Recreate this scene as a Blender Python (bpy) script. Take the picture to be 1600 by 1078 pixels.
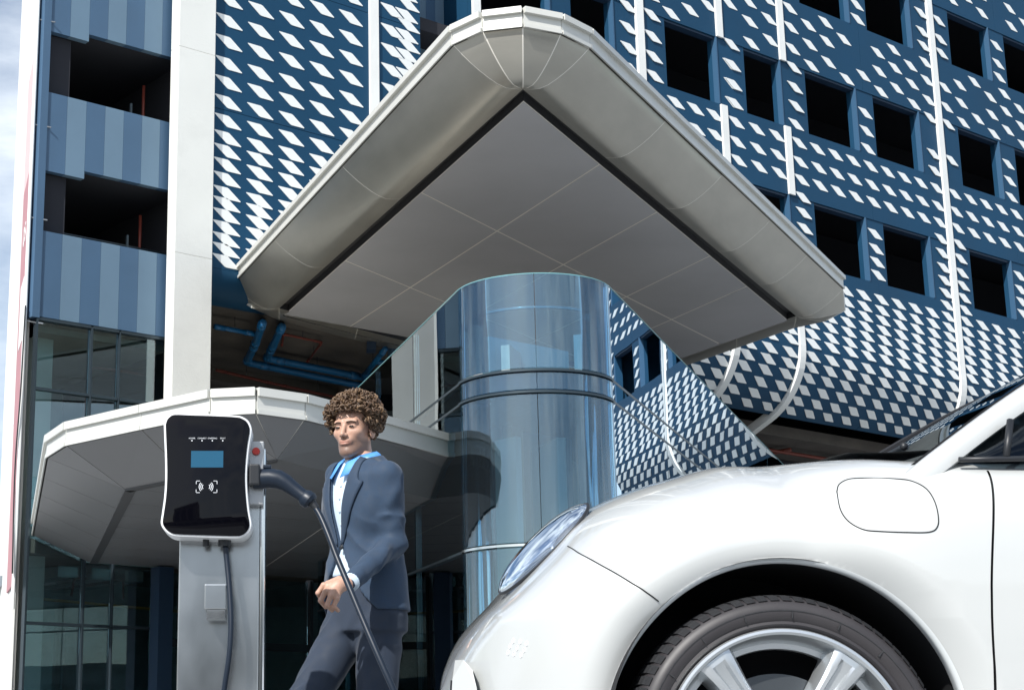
import bpy, bmesh, math, random
import numpy as np
from mathutils import Vector, Matrix
from mathutils.bvhtree import BVHTree

for o in list(bpy.data.objects):
    bpy.data.objects.remove(o)
scene = bpy.context.scene
COL = scene.collection
R = math.radians

# ------------------------------------------------------------------ camera
F, PX, PY, HZ, H = 2600.0, 500.0, 539.0, 1160.0, 0.35
PITCH = math.atan((HZ - PY) / F)
CP, SP = math.cos(PITCH), math.sin(PITCH)
cam_d = bpy.data.cameras.new('camera')
cam = bpy.data.objects.new('camera', cam_d)
COL.objects.link(cam)
cam.location = (0, 0, H)
cam.rotation_euler = (math.pi / 2 + PITCH, 0, 0)
cam_d.sensor_width = 36.0
cam_d.lens = F / 1600.0 * 36.0
cam_d.shift_x = (800.0 - PX) / 1600.0
cam_d.clip_start = 0.05
cam_d.clip_end = 5000
cam_d.dof.use_dof = False
scene.camera = cam
scene.render.resolution_x, scene.render.resolution_y = 1024, 689

# ------------------------------------------------------------------ sky, sun, exposure
SUN = Vector((-0.40, -0.64, 0.66)).normalized()        # towards the sun
world = bpy.data.worlds.new('World')
scene.world = world
world.use_nodes = True
wn, wl = world.node_tree.nodes, world.node_tree.links
wn.clear()
sky = wn.new('ShaderNodeTexSky')
sky.sky_type = 'NISHITA'
sky.sun_disc = False
sky.sun_elevation = math.asin(SUN.z)
sky.sun_rotation = math.atan2(SUN.x, SUN.y)
sky.altitude = 10
sky.air_density = 1.0
sky.dust_density = 1.2
sky.ozone_density = 1.5
tc = wn.new('ShaderNodeTexCoord')
mp = wn.new('ShaderNodeMapping')
mp.inputs['Scale'].default_value = (1.6, 1.6, 4.2)
nz = wn.new('ShaderNodeTexNoise')
nz.inputs['Scale'].default_value = 1.9
nz.inputs['Detail'].default_value = 9
nz.inputs['Roughness'].default_value = 0.58
cr = wn.new('ShaderNodeValToRGB')
cr.color_ramp.elements[0].position = 0.40
cr.color_ramp.elements[0].color = (0, 0, 0, 1)
cr.color_ramp.elements[1].position = 0.72
cr.color_ramp.elements[1].color = (1, 1, 1, 1)
mx = wn.new('ShaderNodeMix')
mx.data_type = 'RGBA'
mx.inputs['B'].default_value = (9.2, 9.8, 10.4, 1)
bg = wn.new('ShaderNodeBackground')
bg.inputs['Strength'].default_value = 0.105
wo = wn.new('ShaderNodeOutputWorld')
wl.new(tc.outputs['Generated'], mp.inputs['Vector'])
wl.new(mp.outputs[0], nz.inputs['Vector'])
wl.new(nz.outputs['Fac'], cr.inputs['Fac'])
wl.new(cr.outputs['Color'], mx.inputs['Factor'])
wl.new(sky.outputs[0], mx.inputs['A'])
wl.new(mx.outputs['Result'], bg.inputs['Color'])
wl.new(bg.outputs[0], wo.inputs['Surface'])

sun_d = bpy.data.lights.new('sun', 'SUN')
sun_d.energy = 4.4
sun_d.angle = R(0.53)
sun_d.color = (1.0, 0.975, 0.93)
sun = bpy.data.objects.new('sun', sun_d)
COL.objects.link(sun)
sun.location = (-20, -25, 40)
sun.rotation_euler = SUN.to_track_quat('Z', 'Y').to_euler()

scene.render.engine = 'CYCLES'
vs = scene.view_settings
vs.view_transform = 'Standard'
vs.look = 'None'
vs.exposure = 0.38
vs.gamma = 1.0
vs.use_curve_mapping = False
cy = scene.cycles
cy.max_bounces = 10
cy.transparent_max_bounces = 24
cy.glossy_bounces = 5
cy.caustics_reflective = False
cy.caustics_refractive = False

# ------------------------------------------------------------------ measuring: photo points to places on real planes
def ray(u, v):
    a, b = (u - PX) / F, (PY - v) / F
    return Vector((a, CP - SP * b, SP + CP * b))
CAM = Vector((0, 0, H))
def at(u, v, Y):
    r = ray(u, v); return CAM + r * (Y / r.y)
def atz(u, v, z):
    r = ray(u, v); return CAM + r * ((z - H) / r.z)
def vpdir(u):
    r = ray(u, HZ); r.z = 0; return r.normalized()

# ------------------------------------------------------------------ object helpers
def props(o, label=None, cat=None, group=None, kind=None):
    if label: o['label'] = label
    if cat: o['category'] = cat
    if group: o['group'] = group
    if kind: o['kind'] = kind
    return o
def thing(name, label, cat, loc=(0, 0, 0), rotz=0.0, group=None):
    o = bpy.data.objects.new(name, None)
    o.empty_display_size = 0.2
    COL.objects.link(o)
    o.location = loc
    o.rotation_euler = (0, 0, rotz)
    return props(o, label, cat, group)
def rootloc(p):
    while p.parent: p = p.parent
    return Vector(p.location)
def mk(name, geom, mat, parent=None, smooth=False, local=False, angle=None):
    vs_, fs_ = geom
    if parent is not None and not local:
        L = rootloc(parent)
        vs_ = [(v[0] - L.x, v[1] - L.y, v[2] - L.z) for v in vs_]
    me = bpy.data.meshes.new(name)
    me.from_pydata([tuple(v) for v in vs_], [], [tuple(f) for f in fs_])
    me.update()
    if isinstance(mat, (list, tuple)):
        for m in mat: me.materials.append(m)
    elif mat: me.materials.append(mat)
    if smooth:
        me.polygons.foreach_set('use_smooth', [True] * len(me.polygons))
        if angle: me.set_sharp_from_angle(angle=R(angle))
    o = bpy.data.objects.new(name, me)
    COL.objects.link(o)
    if parent is not None: o.parent = parent
    return o
def inst(src, parent, loc, rot=(0, 0, 0), scale=None, name=None):
    o = bpy.data.objects.new(name or src.name.split('.')[0], src.data)
    COL.objects.link(o)
    o.parent = parent; o.location = loc; o.rotation_euler = rot
    if scale: o.scale = scale
    return o
def join(*gs):
    V, Fc = [], []
    for v, f in gs:
        n = len(V); V += [tuple(p) for p in v]; Fc += [tuple(i + n for i in q) for q in f]
    return V, Fc
BOXF = [(0, 3, 2, 1), (4, 5, 6, 7), (0, 1, 5, 4), (1, 2, 6, 5), (2, 3, 7, 6), (3, 0, 4, 7)]
def box(a, b):
    x0, y0, z0 = a; x1, y1, z1 = b
    x0, x1 = min(x0, x1), max(x0, x1); y0, y1 = min(y0, y1), max(y0, y1); z0, z1 = min(z0, z1), max(z0, z1)
    return [(x0, y0, z0), (x1, y0, z0), (x1, y1, z0), (x0, y1, z0), (x0, y0, z1), (x1, y0, z1), (x1, y1, z1), (x0, y1, z1)], BOXF
def bbox(a, b, bev=0.004):
    """box with chamfered edges"""
    bm = bmesh.new()
    v, f = box(a, b)
    vv = [bm.verts.new(p) for p in v]
    for q in f: bm.faces.new([vv[i] for i in q])
    bmesh.ops.bevel(bm, geom=list(bm.edges), offset=bev, segments=2, profile=0.7, affect='EDGES')
    bm.verts.index_update()
    g = [tuple(x.co) for x in bm.verts], [tuple(w.index for w in q.verts) for q in bm.faces]
    bm.free(); return g
def obox(c, ax, ay, az, sx, sy, sz):
    """oriented box: centre, unit axes, full sizes"""
    c, ax, ay, az = Vector(c), Vector(ax), Vector(ay), Vector(az)
    V = []
    for k in (-.5, .5):
        for i, j in ((-.5, -.5), (.5, -.5), (.5, .5), (-.5, .5)):
            V.append(tuple(c + ax * sx * i + ay * sy * j + az * sz * k))
    return V, BOXF
def wallbox(p, q, z0, z1, t, off=0.0):
    """upright slab from p to q (xy), thickness t to the left of p->q, shifted by off"""
    p, q = Vector((p[0], p[1])), Vector((q[0], q[1]))
    d = (q - p).normalized(); n = Vector((-d.y, d.x))
    a, b = p + n * off, q + n * off
    c_, d_ = b + n * t, a + n * t
    V = [(x.x, x.y, z0) for x in (a, b, c_, d_)] + [(x.x, x.y, z1) for x in (a, b, c_, d_)]
    return V, BOXF
def prism(poly, z0, z1):
    n = len(poly)
    V = [(p[0], p[1], z0) for p in poly] + [(p[0], p[1], z1) for p in poly]
    Fc = [tuple(range(n))[::-1], tuple(range(n, 2 * n))] + [(i, (i + 1) % n, n + (i + 1) % n, n + i) for i in range(n)]
    return V, Fc
def slab(top, vec):
    """closed solid from a 3D polygon pushed along vec"""
    n = len(top); vec = Vector(vec)
    V = [tuple(p) for p in top] + [tuple(Vector(p) + vec) for p in top]
    Fc = [(0, i, i + 1) for i in range(1, n - 1)] + [(n, n + i + 1, n + i) for i in range(1, n - 1)] + [(i, n + i, n + (i + 1) % n, (i + 1) % n) for i in range(n)]
    return V, Fc
def tube(path, r, n=10, caps=True):
    P = [Vector(p) for p in path]
    rs = r if isinstance(r, (list, tuple)) else [r] * len(P)
    V, Fc = [], []
    t0 = (P[1] - P[0]).normalized()
    up = Vector((0, 0, 1)) if abs(t0.z) < .9 else Vector((1, 0, 0))
    nrm = t0.cross(up).normalized()
    for i, p in enumerate(P):
        t = ((P[min(i + 1, len(P) - 1)] - P[max(i - 1, 0)])).normalized()
        nrm = (nrm - t * nrm.dot(t)).normalized()
        b = t.cross(nrm)
        for k in range(n):
            a = 2 * math.pi * k / n
            V.append(tuple(p + (nrm * math.cos(a) + b * math.sin(a)) * rs[i]))
    for i in range(len(P) - 1):
        for k in range(n):
            Fc.append((i * n + k, i * n + (k + 1) % n, (i + 1) * n + (k + 1) % n, (i + 1) * n + k))
    if caps:
        Fc.append(tuple(range(n))[::-1]); Fc.append(tuple(range((len(P) - 1) * n, len(P) * n)))
    return V, Fc
def spline(pts, n=8):
    P = [Vector(p) for p in pts]
    P = [P[0] * 2 - P[1]] + P + [P[-1] * 2 - P[-2]]
    out = []
    for i in range(1, len(P) - 2):
        for k in range(n):
            t = k / n
            a, b, c, d = P[i - 1:i + 3]
            out.append(.5 * ((2 * b) + (c - a) * t + (2 * a - 5 * b + 4 * c - d) * t * t + (3 * b - a - 3 * c + d) * t ** 3))
    out.append(P[-2]); return out
def fillet(pts, r, n=5):
    """polyline with rounded corners (pipes)"""
    P = [Vector(p) for p in pts]; out = [P[0]]
    for i in range(1, len(P) - 1):
        a = (P[i - 1] - P[i]).normalized(); b = (P[i + 1] - P[i]).normalized()
        s, e = P[i] + a * r, P[i] + b * r
        for k in range(n + 1):
            t = k / n; out.append(s * (1 - t) ** 2 + P[i] * 2 * t * (1 - t) + e * t * t)
    out.append(P[-1]); return out
def lathe(prof, c, ax, n=64, close=False):
    """profile list of (radius, along-axis); axis vector ax through c"""
    ax = Vector(ax).normalized(); c = Vector(c)
    e1 = ax.orthogonal().normalized(); e2 = ax.cross(e1)
    V, Fc = [], []
    for r, h in prof:
        for k in range(n):
            a = 2 * math.pi * k / n
            V.append(tuple(c + ax * h + (e1 * math.cos(a) + e2 * math.sin(a)) * r))
    m = len(prof)
    for i in range(m - 1 if not close else m):
        j = (i + 1) % m
        for k in range(n):
            Fc.append((i * n + k, i * n + (k + 1) % n, j * n + (k + 1) % n, j * n + k))
    return V, Fc
def clip(poly, p, n):
    """keep the part of a 2D polygon with (x-p).n >= 0"""
    out = []
    for i in range(len(poly)):
        a, b = Vector(poly[i]), Vector(poly[(i + 1) % len(poly)])
        da, db = (a - p).dot(n), (b - p).dot(n)
        if da >= 0: out.append(a)
        if da * db < 0: out.append(a + (b - a) * (da / (da - db)))
    return out
def area2(poly):
    return .5 * sum(poly[i].x * poly[(i + 1) % len(poly)].y - poly[(i + 1) % len(poly)].x * poly[i].y for i in range(len(poly)))
def inset(poly, d):
    """inset a convex 2D polygon by d"""
    poly = [Vector(p) for p in poly]
    if area2(poly) < 0: poly = poly[::-1]
    out = poly
    for i in range(len(poly)):
        a, b = poly[i], poly[(i + 1) % len(poly)]
        e = b - a
        if e.length < 1e-6: continue
        e.normalize(); n = Vector((-e.y, e.x))
        out = clip(out, a + n * d, n)
        if len(out) < 3: return []
    return out

# ------------------------------------------------------------------ materials
def mat(name, col, rough=0.6, metal=0.0, var=0.0, vscale=3.0, bump=0.0, bscale=40.0, spec=0.5, coat=0.0, stretch=None,
        dirt=0.0, dscale=1.2, sheen=0.0):
    m = bpy.data.materials.new(name); m.use_nodes = True
    nt = m.node_tree; b = nt.nodes['Principled BSDF']
    b.inputs['Base Color'].default_value = (*col, 1)
    b.inputs['Roughness'].default_value = rough
    b.inputs['Metallic'].default_value = metal
    b.inputs['Specular IOR Level'].default_value = spec
    b.inputs['Coat Weight'].default_value = coat
    b.inputs['Coat Roughness'].default_value = 0.03
    b.inputs['Sheen Weight'].default_value = sheen
    if var or bump or dirt:
        t = nt.nodes.new('ShaderNodeTexCoord')
        mpn = nt.nodes.new('ShaderNodeMapping')
        if stretch: mpn.inputs['Scale'].default_value = stretch
        nt.links.new(t.outputs['Object'], mpn.inputs['Vector'])
    src = None
    if var:
        n = nt.nodes.new('ShaderNodeTexNoise')
        n.inputs['Scale'].default_value = vscale; n.inputs['Detail'].default_value = 6
        nt.links.new(mpn.outputs[0], n.inputs['Vector'])
        mr = nt.nodes.new('ShaderNodeMapRange')
        mr.inputs['From Min'].default_value = .3; mr.inputs['From Max'].default_value = .7
        mr.inputs['To Min'].default_value = 1 - var; mr.inputs['To Max'].default_value = 1 + var
        nt.links.new(n.outputs['Fac'], mr.inputs['Value'])
        h = nt.nodes.new('ShaderNodeHueSaturation')
        h.inputs['Color'].default_value = (*col, 1)
        nt.links.new(mr.outputs[0], h.inputs['Value'])
        src = h.outputs[0]
        mr2 = nt.nodes.new('ShaderNodeMapRange')
        mr2.inputs['From Min'].default_value = .3; mr2.inputs['From Max'].default_value = .7
        mr2.inputs['To Min'].default_value = max(0.02, rough * (1 - var)); mr2.inputs['To Max'].default_value = min(1, rough * (1 + var))
        nt.links.new(n.outputs['Fac'], mr2.inputs['Value'])
        nt.links.new(mr2.outputs[0], b.inputs['Roughness'])
    if dirt:
        n2 = nt.nodes.new('ShaderNodeTexNoise')
        n2.inputs['Scale'].default_value = dscale; n2.inputs['Detail'].default_value = 8; n2.inputs['Roughness'].default_value = .65
        nt.links.new(mpn.outputs[0], n2.inputs['Vector'])
        r2 = nt.nodes.new('ShaderNodeMapRange')
        r2.inputs['From Min'].default_value = .5; r2.inputs['From Max'].default_value = .75
        r2.inputs['To Min'].default_value = 0; r2.inputs['To Max'].default_value = dirt
        nt.links.new(n2.outputs['Fac'], r2.inputs['Value'])
        mxn = nt.nodes.new('ShaderNodeMix'); mxn.data_type = 'RGBA'
        mxn.inputs['A'].default_value = (*col, 1)
        if src: nt.links.new(src, mxn.inputs['A'])
        mxn.inputs['B'].default_value = (col[0] * .45 + .02, col[1] * .45 + .02, col[2] * .45 + .015, 1)
        nt.links.new(r2.outputs[0], mxn.inputs['Factor'])
        src = mxn.outputs['Result']
    if src: nt.links.new(src, b.inputs['Base Color'])
    if bump:
        n3 = nt.nodes.new('ShaderNodeTexNoise')
        n3.inputs['Scale'].default_value = bscale; n3.inputs['Detail'].default_value = 5
        nt.links.new(mpn.outputs[0], n3.inputs['Vector'])
        bp = nt.nodes.new('ShaderNodeBump'); bp.inputs['Strength'].default_value = bump
        bp.inputs['Distance'].default_value = 0.02
        nt.links.new(n3.outputs['Fac'], bp.inputs['Height'])
        nt.links.new(bp.outputs[0], b.inputs['Normal'])
    return m
def wrinkle(m, scale, dist, stretch):
    """second, coarser relief on a cloth: pulled creases"""
    nt = m.node_tree; b = nt.nodes['Principled BSDF']
    t = nt.nodes.new('ShaderNodeTexCoord'); mpn = nt.nodes.new('ShaderNodeMapping')
    mpn.inputs['Scale'].default_value = stretch; mpn.inputs['Rotation'].default_value = (.5, .35, .2)
    n = nt.nodes.new('ShaderNodeTexNoise'); n.noise_type = 'RIDGED_MULTIFRACTAL'
    n.inputs['Scale'].default_value = scale; n.inputs['Detail'].default_value = 2; n.inputs['Distortion'].default_value = .6
    bp = nt.nodes.new('ShaderNodeBump'); bp.inputs['Distance'].default_value = dist; bp.inputs['Strength'].default_value = 1.0
    nt.links.new(t.outputs['Object'], mpn.inputs[0]); nt.links.new(mpn.outputs[0], n.inputs['Vector'])
    nt.links.new(n.outputs['Fac'], bp.inputs['Height'])
    old = b.inputs['Normal'].links
    if old: nt.links.new(old[0].from_socket, bp.inputs['Normal'])
    nt.links.new(bp.outputs[0], b.inputs['Normal'])
def glass(name, tint, refl=1.0, base=0.05, rough=0.0, wave=0.0, wscale=0.5, stretch=(1, 1, 1)):
    """thin architectural pane: see-through tint with a mirror coat that grows with the angle"""
    m = bpy.data.materials.new(name); m.use_nodes = True
    nt = m.node_tree; nt.nodes.clear()
    out = nt.nodes.new('ShaderNodeOutputMaterial')
    tr = nt.nodes.new('ShaderNodeBsdfTransparent'); tr.inputs['Color'].default_value = (*tint, 1)
    gl = nt.nodes.new('ShaderNodeBsdfGlossy'); gl.inputs['Roughness'].default_value = rough
    gl.inputs['Color'].default_value = (.86, .94, 1.0, 1)
    fr = nt.nodes.new('ShaderNodeFresnel'); fr.inputs['IOR'].default_value = 1.55
    ma = nt.nodes.new('ShaderNodeMath'); ma.operation = 'MULTIPLY_ADD'; ma.use_clamp = True
    ma.inputs[1].default_value = refl; ma.inputs[2].default_value = base
    nt.links.new(fr.outputs[0], ma.inputs[0])
    mixs = nt.nodes.new('ShaderNodeMixShader')
    nt.links.new(ma.outputs[0], mixs.inputs[0]); nt.links.new(tr.outputs[0], mixs.inputs[1]); nt.links.new(gl.outputs[0], mixs.inputs[2])
    nt.links.new(mixs.outputs[0], out.inputs[0])
    if wave:
        t = nt.nodes.new('ShaderNodeTexCoord'); mpn = nt.nodes.new('ShaderNodeMapping')
        mpn.inputs['Scale'].default_value = stretch
        n3 = nt.nodes.new('ShaderNodeTexNoise'); n3.inputs['Scale'].default_value = wscale; n3.inputs['Detail'].default_value = 2
        bp = nt.nodes.new('ShaderNodeBump'); bp.inputs['Strength'].default_value = 1.0; bp.inputs['Distance'].default_value = wave
        nt.links.new(t.outputs['Object'], mpn.inputs[0]); nt.links.new(mpn.outputs[0], n3.inputs['Vector'])
        nt.links.new(n3.outputs['Fac'], bp.inputs['Height'])
        nt.links.new(bp.outputs[0], gl.inputs['Normal']); nt.links.new(bp.outputs[0], fr.inputs['Normal'])
    return m

blue = mat('blue_facade_paint', (.0075, .052, .112), .6, spec=.22, var=.10, vscale=.35, dirt=.10, dscale=.5)
blue_dark = mat('navy_facade_paint', (.014, .036, .075), .5, var=.08)
tile_white = mat('white_tile', (.80, .82, .81), .35, var=.04, vscale=1.2)
rib_white = mat('white_rib_paint', (.80, .81, .79), .45, var=.05, vscale=1.0, dirt=.15, dscale=.8)
wall_white = mat('white_render', (.74, .75, .72), .7, var=.04, vscale=.6, dirt=.22, dscale=.5, bump=.15, bscale=25)
stripe_light = mat('light_blue_board', (.125, .205, .285), .55, var=.06, vscale=.8, dirt=.12, dscale=.9)
stripe_dark = mat('mid_blue_board', (.058, .120, .205), .55, var=.06, vscale=.8, dirt=.12, dscale=.9)
concrete = mat('concrete', (.22, .20, .175), .85, var=.22, vscale=1.4, dirt=.6, dscale=.9, bump=.4, bscale=12)
dark_void = mat('unlit_deck_shade', (.022, .024, .032), .95)  # near-black colour stands for the shade inside decks and openings
soffit_m = mat('grey_composite_panel', (.62, .62, .64), .24, metal=.1, var=.05, vscale=.5, dirt=.08, dscale=.7)
edge_m = mat('champagne_metal_panel', (.40, .385, .34), .30, metal=.5, var=.07, vscale=1.2, stretch=(1, 1, 3), dirt=.15, dscale=.7)
fascia_m = mat('pale_aluminium_fascia', (.66, .66, .62), .40, metal=.15, var=.05, vscale=.9, dirt=.15, dscale=.9)
joint_m = mat('pale_joint_sealant', (.80, .77, .70), .7)
groove_m = mat('channel_shade', (.05, .05, .053), .45)  # near-black stands for the shade inside the canopy channels
mull_m = mat('dark_aluminium_mullion', (.045, .065, .08), .35, metal=.5)
steel_m = mat('brushed_steel', (.46, .48, .49), .24, metal=1.0, var=.16, vscale=3.2, stretch=(1.6, 1.6, .8))
chrome_m = mat('polished_steel', (.72, .74, .75), .12, metal=1.0)
pipe_blue = mat('blue_water_pipe', (.008, .12, .29), .42)
pipe_red = mat('red_oxide_pipe', (.16, .028, .016), .5)
black_m = mat('black_plastic', (.012, .014, .018), .45)
ground_m = mat('pale_paving', (.29, .30, .305), .85, var=.12, vscale=.7, dirt=.4, dscale=.3, bump=.3, bscale=20)
asphalt_m = mat('asphalt', (.055, .055, .057), .9, var=.2, vscale=2, bump=.4, bscale=60)
glass_clear = glass('teal_pane', (.76, .90, .91), 1.05, .07, wave=.0012, wscale=.6)
glass_cyl = glass('blue_curved_pane', (.62, .82, .90), .85, .105, wave=.010, wscale=1.6, stretch=(3.0, 3.0, .16))
glass_right = glass('reflective_pane', (.56, .74, .80), 1.0, .09, wave=.0013, wscale=.45)
glass_lobby = glass('dark_lobby_pane', (.66, .82, .85), 1.1, .12, wave=.0025, wscale=.5)
# ------------------------------------------------------------------ ground
g = mk('ground', ([(-400, -400, 0), (400, -400, 0), (400, 500, 0), (-400, 500, 0)], [(0, 1, 2, 3)]), ground_m)
props(g, kind='structure')
rd = mk('road', ([(-400, -24, .004), (400, -24, .004), (400, -5, .004), (-400, -5, .004)], [(0, 1, 2, 3)]), asphalt_m)
props(rd, kind='structure')

# ------------------------------------------------------------------ car park tower: blue panels, ribs, white rhomb tiles
D1 = vpdir(4100.0); N1 = Vector((D1.y, -D1.x, 0)); FA = math.atan2(D1.y, D1.x)
P0 = at(340, 300, 31.0); P0.z = 0
def W(s, inn, z):
    return P0 + D1 * s - N1 * inn + Vector((0, 0, z))
tower = thing('car_park_building', 'blue car park block clad in white rhomb tiles with square dark openings', 'building', (P0.x, P0.y, 0), FA)
def fl(name, geom, m, parent=tower, **k): return mk(name, geom, m, parent, local=True, **k)

ZT = 27.2; TH = 0.28
WIN = {16.29: (18.13,), 12.55: (14.35,), 20.10: (21.86,), 23.86: (25.6,)}
COLS = [(7.1, 9.25), (10.0, 11.42), (13.33, 15.25), (16.38, 17.82), (18.92, 21.10), (21.95, 24.08), (26.10, 28.20), (29.10, 31.2), (32.1, 34.2), (35.1, 37.2)]
COLSKIP = {12.55: (), 16.29: (), 20.10: (1, 3), 23.86: (0, 4)}
RIBS = [3.92, 6.92, 12.37, 15.40, 17.95, 25.10, 31.65]
S1 = 38.0; ZC = 10.45; RC = 2.05
G = .012
# panel pieces: spandrel bands between window rows, piers between windows
bands = [(ZC, 12.55), (14.35, 16.29), (18.13, 20.10), (21.86, 23.86), (25.6, ZT)]
rows = [(12.55, 14.35), (16.29, 18.13), (20.10, 21.86), (23.86, 25.6)]
cuts = [6.92, 9.6, 12.37, 15.40, 17.95, 21.5, 25.10, 28.65, 31.65, 35.0, S1]
for z0, z1 in bands:
    for a, b in zip(cuts[:-1], cuts[1:]):
        fl('wall_panel', box((a + G / 2, 0, z0 + G / 2), (b - G / 2, TH, z1 - G / 2)), blue)
winrects = []
for z0, z1 in rows:
    x = 6.92
    for k, (a, b) in enumerate(COLS):
        if k in COLSKIP[z0]: continue
        if a - x > .05: fl('pier_panel', box((x + G / 2, .02, z0 - G / 2 + .001), (a, TH, z1 + G / 2 - .001)), blue)
        winrects.append((a, b, z0, z1)); x = b
    fl('pier_panel', box((x, .02, z0 - G / 2 + .001), (S1, TH, z1 + G / 2 - .001)), blue)
# left block without windows
for z0, z1 in ((9.28, 12.57), (12.57, 15.65), (15.65, 18.8), (18.8, 22), (22, ZT)):
    fl('wall_panel', box((-.17, 0, z0 + G / 2), (2.6 if z0 > 15.6 else 3.92, TH, z1 - G / 2)), blue)
    if z0 > 15.6: fl('wall_panel', box((2.6 + G, 0, z0 + G / 2), (3.92, TH, z1 - G / 2)), blue)
    fl('wall_panel', box((3.92 + G, 0, z0 + G / 2), (5.25, TH, z1 - G / 2)), blue)
    fl('return_panel', box((5.25 - .02, TH + .002, z0 + G / 2), (5.25 - .26, 1.6, z1 - G / 2)), blue)
# striped recess between the two blocks
k = 0; x = 5.25
while x < 6.92:
    fl('stripe_board', box((x + .003, 1.1, 8.4), (min(x + .28, 6.92) - .003, 1.25, ZT)), (stripe_dark, stripe_light)[k % 2]); x += .28; k += 1
fl('return_panel', box((6.92 + .002, TH + .002, 8.6), (6.92 + .24, 1.6, ZT)), blue)
# coves under both blocks
def cove(s0, s1, zc, r, phmax, n=14, t=.12):
    V, Fc = [], []
    for i in range(n + 1):
        p = phmax * i / n
        for rr in (r, r - t):
            y, z = r - rr * math.cos(p), zc - rr * math.sin(p)
            V += [(s0, y, z), (s1, y, z)]
    for i in range(n):
        a = i * 4; b = a + 4
        Fc += [(a, a + 1, b + 1, b), (a + 2, b + 2, b + 3, a + 3), (a, b, b + 2, a + 2), (a + 1, a + 3, b + 3, b + 1)]
    Fc += [(0, 2, 3, 1), (n * 4, n * 4 + 1, n * 4 + 3, n * 4 + 2)]
    return V, Fc
PHM = R(62)
for a, b in zip(cuts[:-1], cuts[1:]):
    fl('cove_panel', cove(a + G / 2, b - G / 2, ZC, RC, PHM), blue, smooth=True, angle=40)
fl('cove_panel', cove(-.17, 3.92, 9.28, .58, R(88)), blue, smooth=True, angle=40)
fl('cove_panel', cove(3.92 + G, 5.25, 9.28, .58, R(88)), blue, smooth=True, angle=40)
# ribs
def rib(s, w=.26, z0=ZC, z1=ZT, hook=True, out=.055):
    prof = [(-out, z1), (-out, z0)]
    inner = [(.02, z1), (.02, z0)]
    if hook:
        for i in range(1, 17):
            p = R(66) * i / 16; d = .16 * min(1, i / 5)
            prof.append((RC - (RC + out + d * .3) * math.cos(p), z0 - (RC + out + d * .3) * math.sin(p)))
            inner.append((RC - (RC - .02 - d * .6) * math.cos(p), z0 - (RC - .02 - d * .6) * math.sin(p)))
        e = Vector((math.sin(R(66)), -math.cos(R(66))))
        for k in (.5, 1.1):
            prof.append((prof[17][0] + e.x * k, prof[17][1] + e.y * k)); inner.append((inner[17][0] + e.x * k, inner[17][1] + e.y * k))
    n = len(prof); V = []
    for (y, z), (yi, zi) in zip(prof, inner):
        V += [(s - w / 2, y, z), (s + w / 2, y, z), (s + w / 2, yi, zi), (s - w / 2, yi, zi)]
    Fc = [(0, 1, 2, 3), tuple(4 * (n - 1) + q for q in (3, 2, 1, 0))]
    for i in range(n - 1):
        for q in range(4):
            Fc.append((4 * i + q, 4 * (i + 1) + q, 4 * (i + 1) + (q + 1) % 4, 4 * i + (q + 1) % 4))
    return V, Fc
for s in (12.37, 25.10, 31.65): fl('rib', rib(s), rib_white)
for s in (15.40, 17.95):
    fl('rib', rib(s, .22, ZC, 12.55 if s < 16 else 12.55), rib_white)
    for a, b in ((14.37, 16.27), (18.15, 20.08), (21.88, 23.84), (25.62, ZT)):
        fl('rib', rib(s, .24, a, b, hook=False), rib_white)
    fl('rib', rib(s, .22, 20.08, 21.88, hook=False), rib_white) if s < 16 else None
fl('rib', rib(3.92, .24, 9.3, ZT, hook=False), rib_white)
fl('rib', rib(6.92, .22, 10.0, ZT, hook=False), rib_white)
# window reveals, right side only: sunlight put into a paler blue than the wall
reveal_m = mat('sunlit_reveal_blue', (.035, .10, .19), .5)
for a, b, z0, z1 in winrects:
    fl('window_reveal', box((b + .001, -.015, z0), (b + .04, .14, z1)), reveal_m)
    fl('window_head', box((a, .05, z1 - .05), (b, .27, z1 - .004)), blue_dark)
# rhomb tiles
tile_rows = [9.79]
rowz = [26.9, 26.3, 25.7, 25.1, 24.5, 23.9, 23.3, 22.7, 22.1, 21.5, 20.9, 20.45, 19.93, 19.36, 18.74, 18.2, 17.62, 17.08, 16.56, 16.04, 15.5, 15.0, 14.51, 14.08, 13.65, 13.27, 12.9, 12.54, 12.21, 11.9, 11.62, 11.34, 11.07, 10.79, 10.53]
leftz = [26.5, 25.9, 25.3, 24.7, 24.1, 23.5, 22.9, 22.3, 21.7, 21.1, 20.5, 19.9, 19.3, 18.7, 18.1, 17.5, 17.0, 16.5, 16.0, 15.52, 15.06, 14.6, 14.14, 13.68, 13.27, 12.86, 12.46, 12.11, 11.83, 11.54, 11.25, 10.96, 10.74, 10.5, 10.25, 10.01, 9.80, 9.57]
def rhomb(w, sh, h, t=.012, c=.022):
    pts = []
    base = [(0, 0), (w, 0), (w + sh, -h), (sh, -h)]
    for i in range(4):
        p, q, r_ = Vector(base[i - 1]), Vector(base[i]), Vector(base[(i + 1) % 4])
        pts.append(q + (p - q).normalized() * c); pts.append(q + (r_ - q).normalized() * c)
    n = len(pts)
    V = [(p.x, -t, p.y) for p in pts] + [(p.x, .01, p.y) for p in pts]
    return V, [tuple(range(n))[::-1]] + [(i, (i + 1) % n, n + (i + 1) % n, n + i) for i in range(n)]
rnd = random.Random(4)
TW, TS, THh = .355, .32, .24
tiles = []          # (s, in, z, phi, kind)
def blocked(s, z):
    for a, b, z0, z1 in winrects:
        if s + TW + TS > a - .05 and s < b + .06 and z > z0 - .03 and z - THh < z1 + .03: return True
    for r_ in RIBS:
        if s + TW + TS * .6 > r_ - .06 and s + TS * .35 < r_ + .06: return True
    return False
ncol = 0
s = 7.24
allcols = []
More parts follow.
